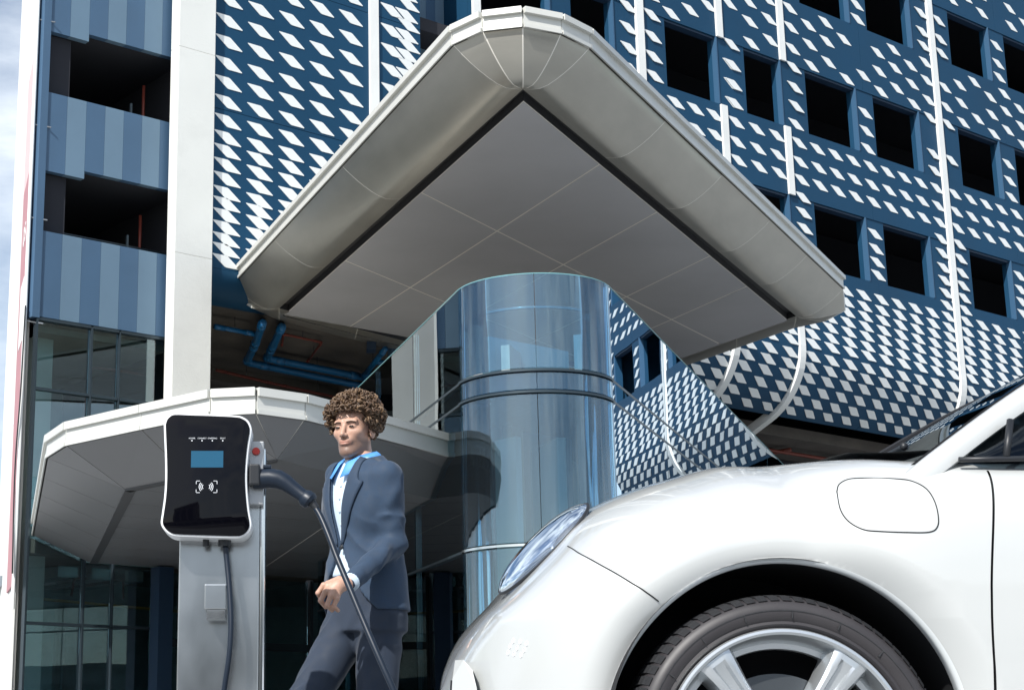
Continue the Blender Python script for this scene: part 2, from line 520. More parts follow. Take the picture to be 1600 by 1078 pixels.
for a, b in zip([6.92, 12.37, 15.40, 17.95, 25.10, 31.65], [12.37, 15.40, 17.95, 25.10, 31.65, S1]):
    n = max(1, round((b - a - .1) / .775)); st = (b - a - .10) / n
    for i in range(n): allcols.append((a + .15 + i * st, i, n))
for s, i, n in allcols:
    for j, z in enumerate(rowz):
        zz = z
        if z > 16.4:
            if i % 2 and not any(a - .8 < s < b + .1 and z0 - .1 < z < z1 + .2 for a, b, z0, z1 in winrects): zz = z - .30
            if rnd.random() < (.10 if z < 20 else .2): continue
        # piers between openings carry one tile per row
        if blocked(s, zz): continue
        tiles.append((s, 0, zz, 0))
for (z0, z1) in rows:                     # one column of tiles on each pier
    prev = 6.92
    ws = sorted(w for w in winrects if w[2] == z0)
    for w0, w1 in zip(ws[:-1], ws[1:]):
        gap = w1[0] - w0[1]
        if .75 < gap < 1.3:
            s_ = w0[1] + .05 + (gap - TW - TS - .05) / 2
            for z in rowz:
                if z0 + .16 < z < z1 + .05: tiles.append((s_ , .02, z, 0))
for s, i, n in allcols:                   # the cove rows
    arc = .26
    for q in range(9):
        ph = arc / RC
        if ph < PHM - .10 and arc > 0: tiles.append((s, RC - RC * math.cos(ph), ZC - RC * math.sin(ph), ph))
        arc += .285 if q < 2 else .33
for i in range(7):
    s = -.12 + i * .775
    for z in leftz:
        if abs(s + .45 - 3.92) < .34 or s + .66 > 5.26: continue
        if z > 16.2 and i >= 3 and rnd.random() < .12: continue
        tiles.append((s, 0, z, 0))
for i, s in enumerate((4.11, 4.58)):
    for j, z in enumerate(leftz):
        if z > 9.7: tiles.append((s, 0, z - (.22 if i else 0), 0))
seen = set(); tl = []
for t in tiles:
    k = (round(t[0], 1), round(t[2], 2), round(t[1], 1))
    if k in seen: continue
    seen.add(k); tl.append(t)
tiles = tl
def vis(t):
    p = W(t[0] + .3, t[1], t[2]); q = p - CAM
    d = q.y * CP + q.z * SP; up = -q.y * SP + q.z * CP
    u, v = PX + F * q.x / d, PY - F * up / d
    hid = (365 < u < 1320 and v > 430 - (u - 365) * .93 and v > 30 + (u - 900) * .95 and v < 500 and u < 1290) or v > 720 or v < -20 or u > 1610
    return (not hid), d
order = sorted(tiles, key=lambda t: (not vis(t)[0], vis(t)[1]))
proto = fl('rhomb_tile', rhomb(TW, TS, THh), tile_white)
first = True
for s_, y_, z_, ph in order[:300]:
    if first: proto.location = (s_, y_, z_); proto.rotation_euler = (ph, 0, 0); first = False
    else: inst(proto, tower, (s_, y_, z_), (ph, 0, 0))
rv, rf = rhomb(TW, TS, THh)
gs = []
for s_, y_, z_, ph in order[300:]:
    c_, n_ = math.cos(ph), math.sin(ph)
    gs.append(([(s_ + x, y_ + y * c_ - z * n_, z_ + y * n_ + z * c_) for x, y, z in rv], rf))
o = fl('rhomb_tile_field', join(*gs), tile_white); props(o, kind='stuff')
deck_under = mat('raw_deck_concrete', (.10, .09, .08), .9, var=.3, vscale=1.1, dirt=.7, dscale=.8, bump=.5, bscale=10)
# decks and dark backs inside the tower
for z in (8.45, 12.1, 15.86, 19.62, 23.4):
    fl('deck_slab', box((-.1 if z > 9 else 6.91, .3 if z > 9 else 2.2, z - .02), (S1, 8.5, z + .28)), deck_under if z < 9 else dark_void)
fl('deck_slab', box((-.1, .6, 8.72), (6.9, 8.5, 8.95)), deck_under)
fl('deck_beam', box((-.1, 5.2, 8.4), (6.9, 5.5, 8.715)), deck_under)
fl('roof_slab', box((-.1, .3, ZT - .3), (S1, 8.5, ZT - .02)), concrete)
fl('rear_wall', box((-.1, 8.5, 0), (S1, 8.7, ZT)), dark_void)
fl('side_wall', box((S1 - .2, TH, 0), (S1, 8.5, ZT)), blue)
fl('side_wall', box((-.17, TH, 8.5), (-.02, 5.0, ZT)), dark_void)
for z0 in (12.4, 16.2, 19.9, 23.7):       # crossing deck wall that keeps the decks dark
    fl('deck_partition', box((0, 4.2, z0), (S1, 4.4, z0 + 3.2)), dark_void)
fl('ground_wall', box((10.5, 4.6, 0), (S1, 4.8, 8.4)), dark_void)  # set close in and near-black to keep the void beneath dark
fl('downpipe', tube([(21, 2.9, 8.3), (21, 8.8, 8.3)], .06), pipe_red, smooth=True)
fl('downpipe', tube(fillet([(16, 3.1, 8.25), (24, 3.1, 8.25), (24, 3.1, 5)], .2), .05), pipe_red, smooth=True)

# white corner column
p = W(-.98, 0, 0)
colm = thing('white_column', 'tall white square column at the left end of the tiled wall', 'column', W(-.6, .1, 0), FA)
zs = [4.0, 9.4, 13.6, 17.8, 22, 27.6]
for a, b in zip(zs[:-1], zs[1:]):
    mk('cladding_panel', bbox((-.42, -.22, a + .004), (.42, .08, b - .004), .006), wall_white, colm, local=True)
mk('core', box((-.41, -.21, 4.0), (.41, .07, 27.5)), joint_m, colm, local=True)

# ------------------------------------------------------------------ the striped wing left of the column
OFF = .30
wing = thing('striped_wing', 'left wing with pale and mid blue striped boards and black openings', 'building', W(-3.66, OFF, 0), FA)
WS = -3.66
def sh(geom): return [(v[0] - WS, v[1], v[2]) for v in geom[0]], geom[1]
def wf(name, geom, m, parent=wing, **k): return mk(name, sh(geom), m, parent, local=True, **k)
X0, X1 = -3.66, -.60
SB = [(7.83, 9.45), (10.76, 12.15), (13.52, 14.95), (16.3, 17.7), (19.0, 21.0)]
for bi, (z0, z1) in enumerate(SB):
    x = X0 + .07; k = 0
    while x < X1:
        w = .405
        zz0 = z0 - (.15 if (z0 > 8 and k < 2 and x < X0 + .55) else 0)
        wf('stripe_board', box((x + .002, 0, zz0), (min(x + w, X1) - .002, .14, z1)), (stripe_dark, stripe_light)[k % 2])
        x += w; k += 1
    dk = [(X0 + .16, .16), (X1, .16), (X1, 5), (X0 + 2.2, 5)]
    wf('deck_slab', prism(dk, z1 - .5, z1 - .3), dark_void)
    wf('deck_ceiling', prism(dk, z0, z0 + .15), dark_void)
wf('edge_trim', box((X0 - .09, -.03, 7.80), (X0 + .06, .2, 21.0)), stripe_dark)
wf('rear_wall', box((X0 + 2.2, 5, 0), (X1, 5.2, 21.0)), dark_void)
for z0, z1 in ((0, .98), (.98, 6.2), (6.2, 11.4), (11.4, 16.6), (16.6, 21.6)):
    wf('flank_panel', wallbox((X0 - .04, .26), (X0 + 2.05, 5.3), z0 + .006, z1 - .006, .05), blue_dark if z0 == 0 else wall_white)
wf('flank_core', wallbox((X0 - .02, .30), (X0 + 2.05, 5.25), 0, 21.5, .04, -.045), joint_m)

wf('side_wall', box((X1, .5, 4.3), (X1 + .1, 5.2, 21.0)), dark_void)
for z0, z1 in ((9.45, 10.76), (12.15, 13.52)):
    for x in (-3.0, -1.55):
        wf('rail_post', box((x, .5, z0 - .5), (x + .045, .545, z0 + .42)), mull_m)
    wf('rail', tube([(X0 + .1, .52, z0 + .2), (X1, .52, z0 + .2)], .02), mull_m)
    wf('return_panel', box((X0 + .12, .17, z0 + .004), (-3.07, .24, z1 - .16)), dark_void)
    wf('sprinkler_pipe', tube([(-1.2, .6, z0 - .2), (-1.2, .6, z0 + .9)], .03), pipe_red, smooth=True)
# glazing: panes, mullions, transoms from the ground up
MX = [-3.63, -2.51, -1.92, -.80]
curtain = thing('curtain_wall', 'tall teal glazed wall below the striped boards', 'glass wall', W(WS, OFF, 0), FA)
def cw(name, geom, m, parent=curtain, **k): return mk(name, sh(geom), m, parent, local=True, **k)
TZ = [.10, 2.37, 6.51, 7.79]
for i in range(len(MX) - 1):
    for z0, z1 in zip(TZ[:-1], TZ[1:]):
        cw('pane', box((MX[i] + .022, .05, z0 + .022), (MX[i + 1] - .022, .062, z1 - .022)), glass_clear if z1 > 5 else glass_lobby)
for x in MX:
    wdt = .04 if x != -1.92 else .024
    cw('mullion', box((x - wdt / 2, -.02, 0), (x + wdt / 2, .10, 7.79)), mull_m)
for z in TZ:
    for a, b in zip(MX[:-1], MX[1:]):
        cw('transom', box((a + .022, -.015, z - .025), (b - .022, .095, z + .025)), mull_m)
# lobby front under the tower
lobby = thing('entrance_glazing', 'dark glazed lobby front with door frame behind the charging post', 'glass wall', W(-.8, OFF, 0), FA)
LX = [-.74, .15, 1.25, 2.5, 3.8]
def lf(name, geom, m, **k): return mk(name, [(v[0] + .8, v[1], v[2]) for v in geom[0]], m, lobby, local=True, **k) if False else mk(name, ([(v[0] + .8, v[1], v[2]) for v in geom[0]], geom[1]), m, lobby, local=True, **k)
for a, b in zip(LX[:-1], LX[1:]):
    lf('pane', box((a + .04, .05, .1), (b - .04, .062, 2.06)), glass_lobby)
    lf('pane', box((a + .04, .05, 2.2), (b - .04, .062, 3.4)), glass_lobby)
    lf('transom', box((a + .035, -.02, 2.06), (b - .035, .12, 2.2)), black_m)
for x in LX: lf('mullion', box((x - .035, -.03, 0), (x + .035, .13, 3.44)), black_m)
lf('lobby_column', box((-1.25, -.5, 0), (-.95, -.2, 3.44)), blue_dark)
# rooms behind the glazing
rooms = thing('lobby_interior', 'lobby rooms with pipes seen through the teal glazing', 'interior', W(WS, OFF, 0), FA)
def rm(name, geom, m, **k): return mk(name, sh(geom), m, rooms, local=True, **k)
room_d = mat('dark_room_paint', (.32, .36, .365), .8, var=.15)
rm('floor_slab', prism([(-3.5, .2), (3.9, .2), (3.9, 4.9), (-1.5, 4.9)], 3.6, 3.85), concrete)
rm('ceiling', prism([(-3.5, .2), (-.8, .2), (-.8, 4.9), (-1.5, 4.9)], 7.6, 7.72), concrete)
rm('room_column', box((-3.40, .6, 0.0), (-2.98, 1.0, 7.6)), wall_white)
rm('room_wall', box((-1.5, 4.7, 0), (3.9, 4.9, 7.6)), room_d)
rm('room_wall', box((3.8, .2, 0), (4.0, 4.9, 3.6)), room_d)
rm('red_pipe', tube(fillet([(-2.3, .8, 5.7), (-2.05, .8, 7.25), (-.9, .8, 7.25)], .1), .028), pipe_red, smooth=True)
rm('yellow_pipe', tube(fillet([(-2.9, 1.2, 2.4), (-2.8, 1.2, 2.9), (.5, 1.2, 2.8)], .1), .028), mat('ochre_pipe', (.45, .25, .04), .5), smooth=True)
rm('red_pipe', tube(fillet([(-2.0, 1.4, 3.0), (-1.95, 1.4, 3.35), (-.9, 1.4, 3.35), (-.9, 1.4, 3.0)], .1), .025), pipe_red, smooth=True)
for i in range(3):
    rm('duct', box((-2.5 + i * .7, 1.0, 3.3), (-2.1 + i * .7, 4, 3.5)), steel_m)
# ------------------------------------------------------------------ canopies
def seamed(a0, a1, b0, b1, g):
    """quad panel between inner edge a0-a1 and outer edge b0-b1, ends pulled in by g"""
    def pull(p, q):
        L = (q - p).length
        t = min(.45, g / L) if L > 1e-4 else 0
        return p + (q - p) * t, q + (p - q) * t
    p, q = pull(a0, a1); r_, s_ = pull(b0, b1)
    return p, q, s_, r_
def panel3(quad, t):
    q = [Vector(p) for p in quad]
    if (q[0] - q[1]).length < 1e-4: q = [q[0], q[2], q[3]]
    n = (q[1] - q[0]).cross(q[2] - q[0]).normalized()
    if n.z > 0: n = -n                                    # visible face looks down
    top = [p for p in q]
    return slab(top, -n * t)
V2 = lambda p: Vector((p.x, p.y))
HS = 8.55
up = thing('upper_canopy', 'large wedge-shaped grey metal canopy over the glass corner', 'canopy', tuple(atz(818, 400, HS).xy) + (0,))
upL = Vector(up.location); 
def up_z(u, v, z): return atz(u, v, z)
ZO = HS + .62
S_ap, S_l, S_r = atz(818, 158, HS), atz(442, 494, HS), atz(1232, 501, HS)
B_l, B_r = atz(640, 545, HS), atz(1060, 562, HS)
dl = (B_l - S_l); dr = (B_r - S_r)
back_l = S_l + dl * 1.25; back_r = S_r + dr * 1.15
soff = [V2(S_ap), V2(S_r), V2(back_r), V2(back_l), V2(S_l)]
fp = V2(W(0, -.15, 0)); fn = V2(N1)
soff = clip(soff, fp, fn)
# families of joints
fam = []
for a, b in (((675, 310), (1090, 520)), ((550, 412), (650, 450))):
    fam.append((V2(atz(*a, HS)), V2(atz(*b, HS))))
dA = fam[0][1] - fam[0][0]
fam[1] = (fam[1][0], fam[1][0] + dA)
famB = []
for a, b in (((930, 262), (540, 515)), ((1030, 330), (875, 412)), ((1110, 400), (1005, 480)), ((1164, 449), (1047, 496))):
    famB.append((V2(atz(*a, HS)), V2(atz(*b, HS))))
famB = [(a, a + (famB[0][1] - famB[0][0])) if i else (a, b) for i, (a, b) in enumerate(famB)]
def split(polys, line):
    out = []
    p, q = line; d = (q - p).normalized(); n = Vector((-d.y, d.x))
    for po in polys:
        for sgn in (1, -1):
            c = clip(po, p, n * sgn)
            if len(c) > 2 and abs(area2(c)) > .01: out.append(c)
    return out
cells = [soff]
for l in fam + famB: cells = split(cells, l)
for c in cells:
    c = inset(c, .018)
    if len(c) > 2: mk('soffit_panel', prism(c, HS, HS + .02), soffit_m, up)
mk('soffit_backing', prism(inset(soff, .004), HS + .004, HS + .025), joint_m, up)
# rim panels
I_ap = atz(817, 140, HS)
I_l, I_r = atz(436, 482, HS), atz(1244, 494, HS)
O = [atz(364, 446, ZO), atz(709, 72, ZO), atz(755, 51, ZO), atz(817, 44, ZO), atz(876, 55, ZO), atz(920, 77, ZO), atz(1317, 452, ZO)]
dL = (O[0] - O[1]); dR = (O[6] - O[5])
iL = (I_l - I_ap); iR = (I_r - I_ap)
def lerp(a, b, t): return a + (b - a) * t
rimq = []
# left side in three lengths, right side in five
LT = [0, .40, .74, 1.0]; RT = [0, .22, .42, .62, .80, 1.0]
for a, b in zip(LT[:-1], LT[1:]):
    rimq.append((lerp(I_ap, I_l, max(.0, a)), lerp(I_ap, I_l, b), lerp(O[1], O[0], a), lerp(O[1], O[0], b)))
for k in range(1, 5):
    rimq.append((I_ap, I_ap, O[k], O[k + 1]))
for a, b in zip(RT[:-1], RT[1:]):
    rimq.append((lerp(I_ap, I_r, a), lerp(I_ap, I_r, b), lerp(O[5], O[6], a), lerp(O[5], O[6], b)))
# corner and rear edges
cl = [atz(372, 468, ZO - .25), atz(395, 482, ZO - .5), atz(436, 501, HS + .12)]
crn = [atz(1320, 486, ZO - .25), atz(1290, 502, ZO - .5), atz(1240, 513, HS + .12)]
edge = [(I_l, I_l, O[0], cl[0]), (I_l, I_l, cl[0], cl[1]), (I_l, I_l, cl[1], cl[2]),
        (I_r, I_r, O[6], crn[0]), (I_r, I_r, crn[0], crn[1]), (I_r, I_r, crn[1], crn[2])]
bl1 = lerp(I_l, I_l + (back_l - S_l), .98); br1 = lerp(I_r, I_r + (back_r - S_r), .98)
rl = (I_l, lerp(I_l, bl1, .5), cl[2], cl[2] + (bl1 - I_l) * .5)
edge += [(I_l, lerp(I_l, bl1, .48), cl[2], cl[2] + (bl1 - I_l) * .48), (lerp(I_l, bl1, .48), bl1, cl[2] + (bl1 - I_l) * .48, cl[2] + (bl1 - I_l)),
         (I_r, lerp(I_r, br1, .45), crn[2], crn[2] + (br1 - I_r) * .45), (lerp(I_r, br1, .45), br1, crn[2] + (br1 - I_r) * .45, crn[2] + (br1 - I_r))]
def curved(q, g, lift, t, n=8):
    """rim sheet bent up from the channel to the fascia, pulled in by g at its two seams"""
    V = []
    tri = (q[0] - q[1]).length < 1e-4
    for k_ in range(n + 1):
        s = k_ / n
        a, b = lerp(q[0], q[2], s), lerp(q[1], q[3], s)
        gz = .45 * s ** 2.2 + .55 * ((math.sqrt((s - .28) ** 2 + .006) + s) - .290517) / 1.433638
        a.z = q[0].z + (q[2].z - q[0].z) * gz; b.z = q[1].z + (q[3].z - q[1].z) * gz
        L = (b - a).length
        f = min(.45, g / L) if L > 1e-4 else 0
        p, r_ = a.lerp(b, f), b.lerp(a, f)
        V.append((p, r_))
    nv = n + 1
    P = [x + Vector((0, 0, lift)) for pr_ in V for x in pr_]
    top = [x + Vector((0, 0, lift + t)) for pr_ in V for x in pr_]
    Fc = []
    for k_ in range(n):
        a = 2 * k_
        Fc.append((a, a + 2, a + 3, a + 1)); b = a + 2 * nv
        Fc.append((b, b + 1, b + 3, b + 2))
        Fc.append((a, b, b + 2, a + 2)); Fc.append((a + 1, a + 3, b + 3, b + 1))
    Fc += [(0, 1, 2 * nv + 1, 2 * nv), (2 * n, 2 * nv + 2 * n, 2 * nv + 2 * n + 1, 2 * n + 1)]
    return P + top, Fc
for q in rimq + edge:
    q = [Vector(p) for p in q]
    mk('rim_panel', curved(q, .010, 0, .02), edge_m, up, smooth=True, angle=35)
    mk('rim_joint', curved(q, 0, .003, .012), joint_m, up, smooth=True, angle=35)
# channel between soffit and rim, its shade put into the dark colour
def strip(a, b, c, d, t, m, name):
    mk(name, slab([a, b, c, d], (0, 0, t)), m, up)
zg = Vector((0, 0, .13))
strip(S_ap + zg, S_l + zg, I_l + zg, I_ap + zg, .02, groove_m, 'shadow_channel')
strip(S_ap + zg, S_r + zg, I_r + zg, I_ap + zg, .02, groove_m, 'shadow_channel')
strip(S_l + zg, back_l + zg, bl1 + zg, I_l + zg, .02, groove_m, 'shadow_channel')
strip(S_r + zg, back_r + zg, br1 + zg, I_r + zg, .02, groove_m, 'shadow_channel')
for p, q in ((S_ap, S_l), (S_ap, S_r), (S_l, back_l), (S_r, back_r), (I_ap, I_l), (I_ap, I_r), (I_l, bl1), (I_r, br1)):
    hz_ = Vector((0, 0, .004)); d = (q - p).normalized(); nn = Vector((d.y, -d.x, 0)) * .004
    mk('channel_wall', slab([p + hz_ - nn, q + hz_ - nn, q + zg * 1.2 - nn, p + zg * 1.2 - nn], nn * 2), groove_m, up)
# fascia band and gutter lip, piece by piece round the edge
FH = .24
loop = [cl[2] + (bl1 - I_l), cl[2], cl[1], cl[0]] + O[:1]
pts = []
for a, b in zip(LT[:-1], LT[1:]): pts.insert(0, lerp(O[1], O[0], b))
pts = pts + [O[1], O[2], O[3], O[4], O[5]] + [lerp(O[5], O[6], t) for t in RT[1:]]
ctr = Vector((4.0, 27.0, ZO))
def outw(a, b):
    d = (b - a); d.z = 0; d.normalize(); n = Vector((d.y, -d.x, 0))
    return n if n.dot((a + b) / 2 - ctr) > 0 else -n
for a, b in zip(pts[:-1], pts[1:]):
    n = outw(a, b); d = (b - a).normalized()
    a_, b_ = a + d * .003, b - d * .003
    mk('fascia_panel', slab([a_ + n * .02, b_ + n * .02, b_ + n * .02 + Vector((0, 0, FH)), a_ + n * .02 + Vector((0, 0, FH))], -n * .03), fascia_m, up)
    mk('gutter_lip', slab([a_ + n * .075 + Vector((0, 0, FH - .05)), b_ + n * .075 + Vector((0, 0, FH - .05)), b_ + n * .075 + Vector((0, 0, FH + .03)), a_ + n * .075 + Vector((0, 0, FH + .03))], -n * .10), fascia_m, up)
    mk('fascia_bead', slab([a_ + n * .045 + Vector((0, 0, .0)), b_ + n * .045 + Vector((0, 0, 0)), b_ + n * .045 + Vector((0, 0, .05)), a_ + n * .045 + Vector((0, 0, .05))], -n * .05), fascia_m, up)
# end bands round the cut corners and along the rear edges, and the roof sheet
for a, b in ((O[0], cl[0]), (cl[0], cl[1]), (cl[1], cl[2]), (O[6], crn[0]), (crn[0], crn[1]), (crn[1], crn[2]), (cl[2], cl[2] + (bl1 - I_l)), (crn[2], crn[2] + (br1 - I_r))):
    top_a, top_b = Vector((a.x, a.y, ZO + FH - .06)), Vector((b.x, b.y, ZO + FH - .06))
    n = outw(a, b)
    mk('fascia_panel', slab([a, b, top_b, top_a], -n * .03), fascia_m, up)
roofp = [V2(p) for p in pts] + [V2(crn[2]), V2(crn[2] + (br1 - I_r)), V2(cl[2] + (bl1 - I_l)), V2(cl[2])]
roofp = clip(roofp, fp, fn)
mk('roof_sheet', prism(roofp, ZO + FH - .10, ZO + FH - .07), fascia_m, up)

# lower canopy
HL, ZL, FL = 3.47, 3.87, .275
low = thing('lower_canopy', 'low grey metal entrance canopy with faceted pale fascia behind the man', 'canopy', tuple(atz(400, 700, HL).xy) + (0,))
IA = atz(433, 717, HL); IB = atz(195, 764, HL)
GD = atz(140, 880, HL) - IB
lobby_p, lobby_n = V2(W(0, OFF - .06, 0)), V2(N1)
def hitpl(p, d, off=OFF - .06):
    q = W(0, off, 0); t = (q - p).dot(N1) / d.dot(N1); return p + d * t
OL = [atz(75, 716, ZL), atz(105, 697, ZL), atz(222, 672, ZL), atz(330, 650, ZL), atz(400, 647, ZL), atz(475, 657, ZL), atz(585, 684, ZL), atz(718, 719, ZL)]
OBk = hitpl(Vector((OL[0].x, OL[0].y, ZL)), vpdir(-7))
IBk = hitpl(IB, GD); IRt = hitpl(IA, vpdir(2150.), -1.5)
soL = [V2(IA), V2(IRt), V2(hitpl(IRt, -N1)), V2(IBk), V2(IB)]
cells = [soL]
dT = V2(D1); dN = V2(-N1)
for k in range(0, 10):
    cells = split(cells, (V2(IB) + dN * (k * 1.15 - 1.2) , V2(IB) + dN * (k * 1.15 - 1.2) + dT))
dB = V2(atz(540, 800, HL) - atz(415, 885, HL))
for off in (0, 1.9, 3.8, 5.7):
    pB = V2(atz(415, 885, HL)) + dT * (off - 0.0)
    cells = split(cells, (pB, pB + dB))
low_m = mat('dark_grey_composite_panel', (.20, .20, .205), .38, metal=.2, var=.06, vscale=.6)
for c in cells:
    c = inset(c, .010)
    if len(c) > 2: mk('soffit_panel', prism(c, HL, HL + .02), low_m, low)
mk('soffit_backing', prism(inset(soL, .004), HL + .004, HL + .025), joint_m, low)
rim = []
N = 5
for k in range(N):
    rim.append((lerp(IB, IBk, k / N), lerp(IB, IBk, (k + 1) / N), lerp(OL[0], OBk, k / N), lerp(OL[0], OBk, (k + 1) / N)))
rim += [(IB, IB, OL[0], OL[1]), (IB, lerp(IB, IA, .45), OL[1], OL[2]), (lerp(IB, IA, .45), IA, OL[2], OL[3]),
        (IA, IA, OL[3], OL[4]), (IA, IA, OL[4], OL[5])]
rim += [(IA, lerp(IA, IRt, .42), OL[5], OL[6]), (lerp(IA, IRt, .42), lerp(IA, IRt, .9), OL[6], OL[7])]
ch = Vector((0, 0, .02))
for q in rim:
    mk('rim_panel', panel3(seamed(q[0], q[1], q[2], q[3], .009), .02), low_m, low)
    V = [Vector(q[0]), Vector(q[1]), Vector(q[3]), Vector(q[2])]
    mk('rim_joint', panel3([p + Vector((0, 0, .010)) for p in V], .006), joint_m, low)
mk('shadow_channel', slab([IB - ch, IBk - ch, IBk - ch + Vector((.14, 0, 0)), IB - ch + Vector((.14, .02, 0))], (0, 0, .019)), groove_m, low)  # flat dark strips here, standing in for the shade of a recess
mk('shadow_channel', slab([IB - ch, IA - ch, IA - ch + Vector((0, .14, 0)), IB - ch + Vector((.05, .14, 0))], (0, 0, .0185)), groove_m, low)
ctr = Vector((-1.0, 30.0, ZL))
ptsL = [lerp(OBk, OL[0], k / 4) for k in range(4)] + OL
for a, b in zip(ptsL[:-1], ptsL[1:]):
    n = outw(a, b); d = (b - a).normalized()
    a_, b_ = a + d * .004, b - d * .004
    z = lambda h: Vector((0, 0, h))
    mk('fascia_panel', slab([a_ + n * .02, b_ + n * .02, b_ + n * .02 + z(FL), a_ + n * .02 + z(FL)], -n * .03), fascia_m, low)
    mk('coping', slab([a_ + n * .06 + z(FL - .075), b_ + n * .06 + z(FL - .075), b_ + n * .06 + z(FL + .02), a_ + n * .06 + z(FL + .02)], -n * .12), fascia_m, low)
    mk('fascia_bead', slab([a_ + n * .04, b_ + n * .04, b_ + n * .04 + z(.05), a_ + n * .04 + z(.05)], -n * .05), fascia_m, low)
rp = [V2(p) for p in ptsL] + [V2(hitpl(OL[7], -N1))]
mk('roof_sheet', prism(rp, ZL + FL - .11, ZL + FL - .08), concrete, low)

# ------------------------------------------------------------------ glazed corner: curved bay and two straight screens
dLw, dRw = vpdir(-10.), vpdir(1650.)
nL, nR = Vector((-dLw.y, dLw.x, 0)), Vector((dRw.y, -dRw.x, 0))
CY = 20.4
def screen_x(u, Y, z): return (u - PX) / F * (Y * CP + (z - H) * SP)
Rg = 1.0
for _ in range(30):
    yl, yr = CY + nL.y * Rg, CY + nR.y * Rg
    xl, xr = screen_x(718, yl, 4.7), screen_x(957, yr, 4.7)
    Rg = (xr - xl) / (nR.x - nL.x); cx = xl - Rg * nL.x
CG = Vector((cx, CY, 0))
a0 = math.atan2(nL.y, nL.x) % (2 * math.pi); a1 = math.atan2(nR.y, nR.x) % (2 * math.pi)
GT = 5.89
bay = thing('glass_corner_bay', 'curved blue glass corner bay under the upper canopy', 'glass bay', (CG.x, CG.y, 0))
def arcwall(r0, r1, z0, z1, b0, b1, n=28):
    V, Fc = [], []
    for i in range(n + 1):
        a = b0 + (b1 - b0) * i / n
        for r_ in (r0, r1):
            for z in (z0, z1): V.append((CG.x + r_ * math.cos(a), CG.y + r_ * math.sin(a), z))
    for i in range(n):
        p = 4 * i; q = p + 4
        Fc += [(p, q, q + 1, p + 1), (p + 2, p + 3, q + 3, q + 2), (p, p + 2, q + 2, q), (p + 1, q + 1, q + 3, p + 3)]
    Fc += [(0, 1, 3, 2), (4 * n, 4 * n + 2, 4 * n + 3, 4 * n + 1)]
    return V, Fc
am = (a0 + a1) / 2 + .0
Z1, Z2, Z3 = 2.599, 4.422, 4.685
levels = [(.1, Z1 - .02), (Z1 + .02, Z2 - .02), (Z2 + .02, Z3 - .02), (Z3 + .02, GT)]
for z0, z1 in levels:
    for b0, b1 in ((a0, am - .004), (am + .004, a1)):
        mk('curved_pane', arcwall(Rg, Rg - .016, z0 + .012, z1 - .012, b0, b1), glass_cyl, bay, smooth=True, angle=40)
for z in (Z1, Z2, Z3):
    mk('ring_transom', arcwall(Rg + .02, Rg - .08, z - .014, z + .014, a0, a1), chrome_m if z < 3 else mull_m, bay, smooth=True, angle=40)
slabm = mat('blue_grey_slab_edge', (.05, .11, .18), .5)
mk('slab_edge', arcwall(Rg - .10, Rg - .3, Z2 + .01, Z3 + .03, a0, a1), slabm, bay, smooth=True, angle=40)
mk('floor_slab', prism([V2(CG) + Vector((math.cos(a0 + (a1 - a0) * i / 20), math.sin(a0 + (a1 - a0) * i / 20))) * (Rg - .3) for i in range(21)] +
   [V2(CG + dRw * 15), V2(CG + dLw * 9)], Z2 + .03, Z3 - .03), concrete, bay)
hr = arcwall(Rg - .12, Rg - .16, 5.5, 5.54, a0 + .32, a1 - .38)
rl_ = [CG + Vector((math.cos(a), math.sin(a), 0)) * (Rg - .13) + Vector((0, 0, GT - .40)) for a in [a0 + .32 + (a1 - a0 - .7) * i / 24 for i in range(25)]]
mk('handrail', tube(rl_, .025, 8), chrome_m, bay, smooth=True)
for p in (rl_[0], rl_[-1]): mk('rail_bracket', box((p.x - .05, p.y - .03, p.z - .10), (p.x + .04, p.y + .03, p.z - .03)), chrome_m, bay)
core_m = mat('pale_core_paint', (.62, .70, .72), .7, var=.1, vscale=.7)
core_d = mat('blue_core_paint', (.09, .18, .24), .6, var=.1, vscale=.5)
for a, (z0, z1) in ((a0, (0, GT)), (a1, (0, GT))):
    p = CG + Vector((math.cos(a), math.sin(a), 0)) * (Rg - .05)
    mk('corner_mullion', tube([(p.x, p.y, 0), (p.x, p.y, Z3 if a == a0 else GT - .3)], .035, 8), mull_m, bay)
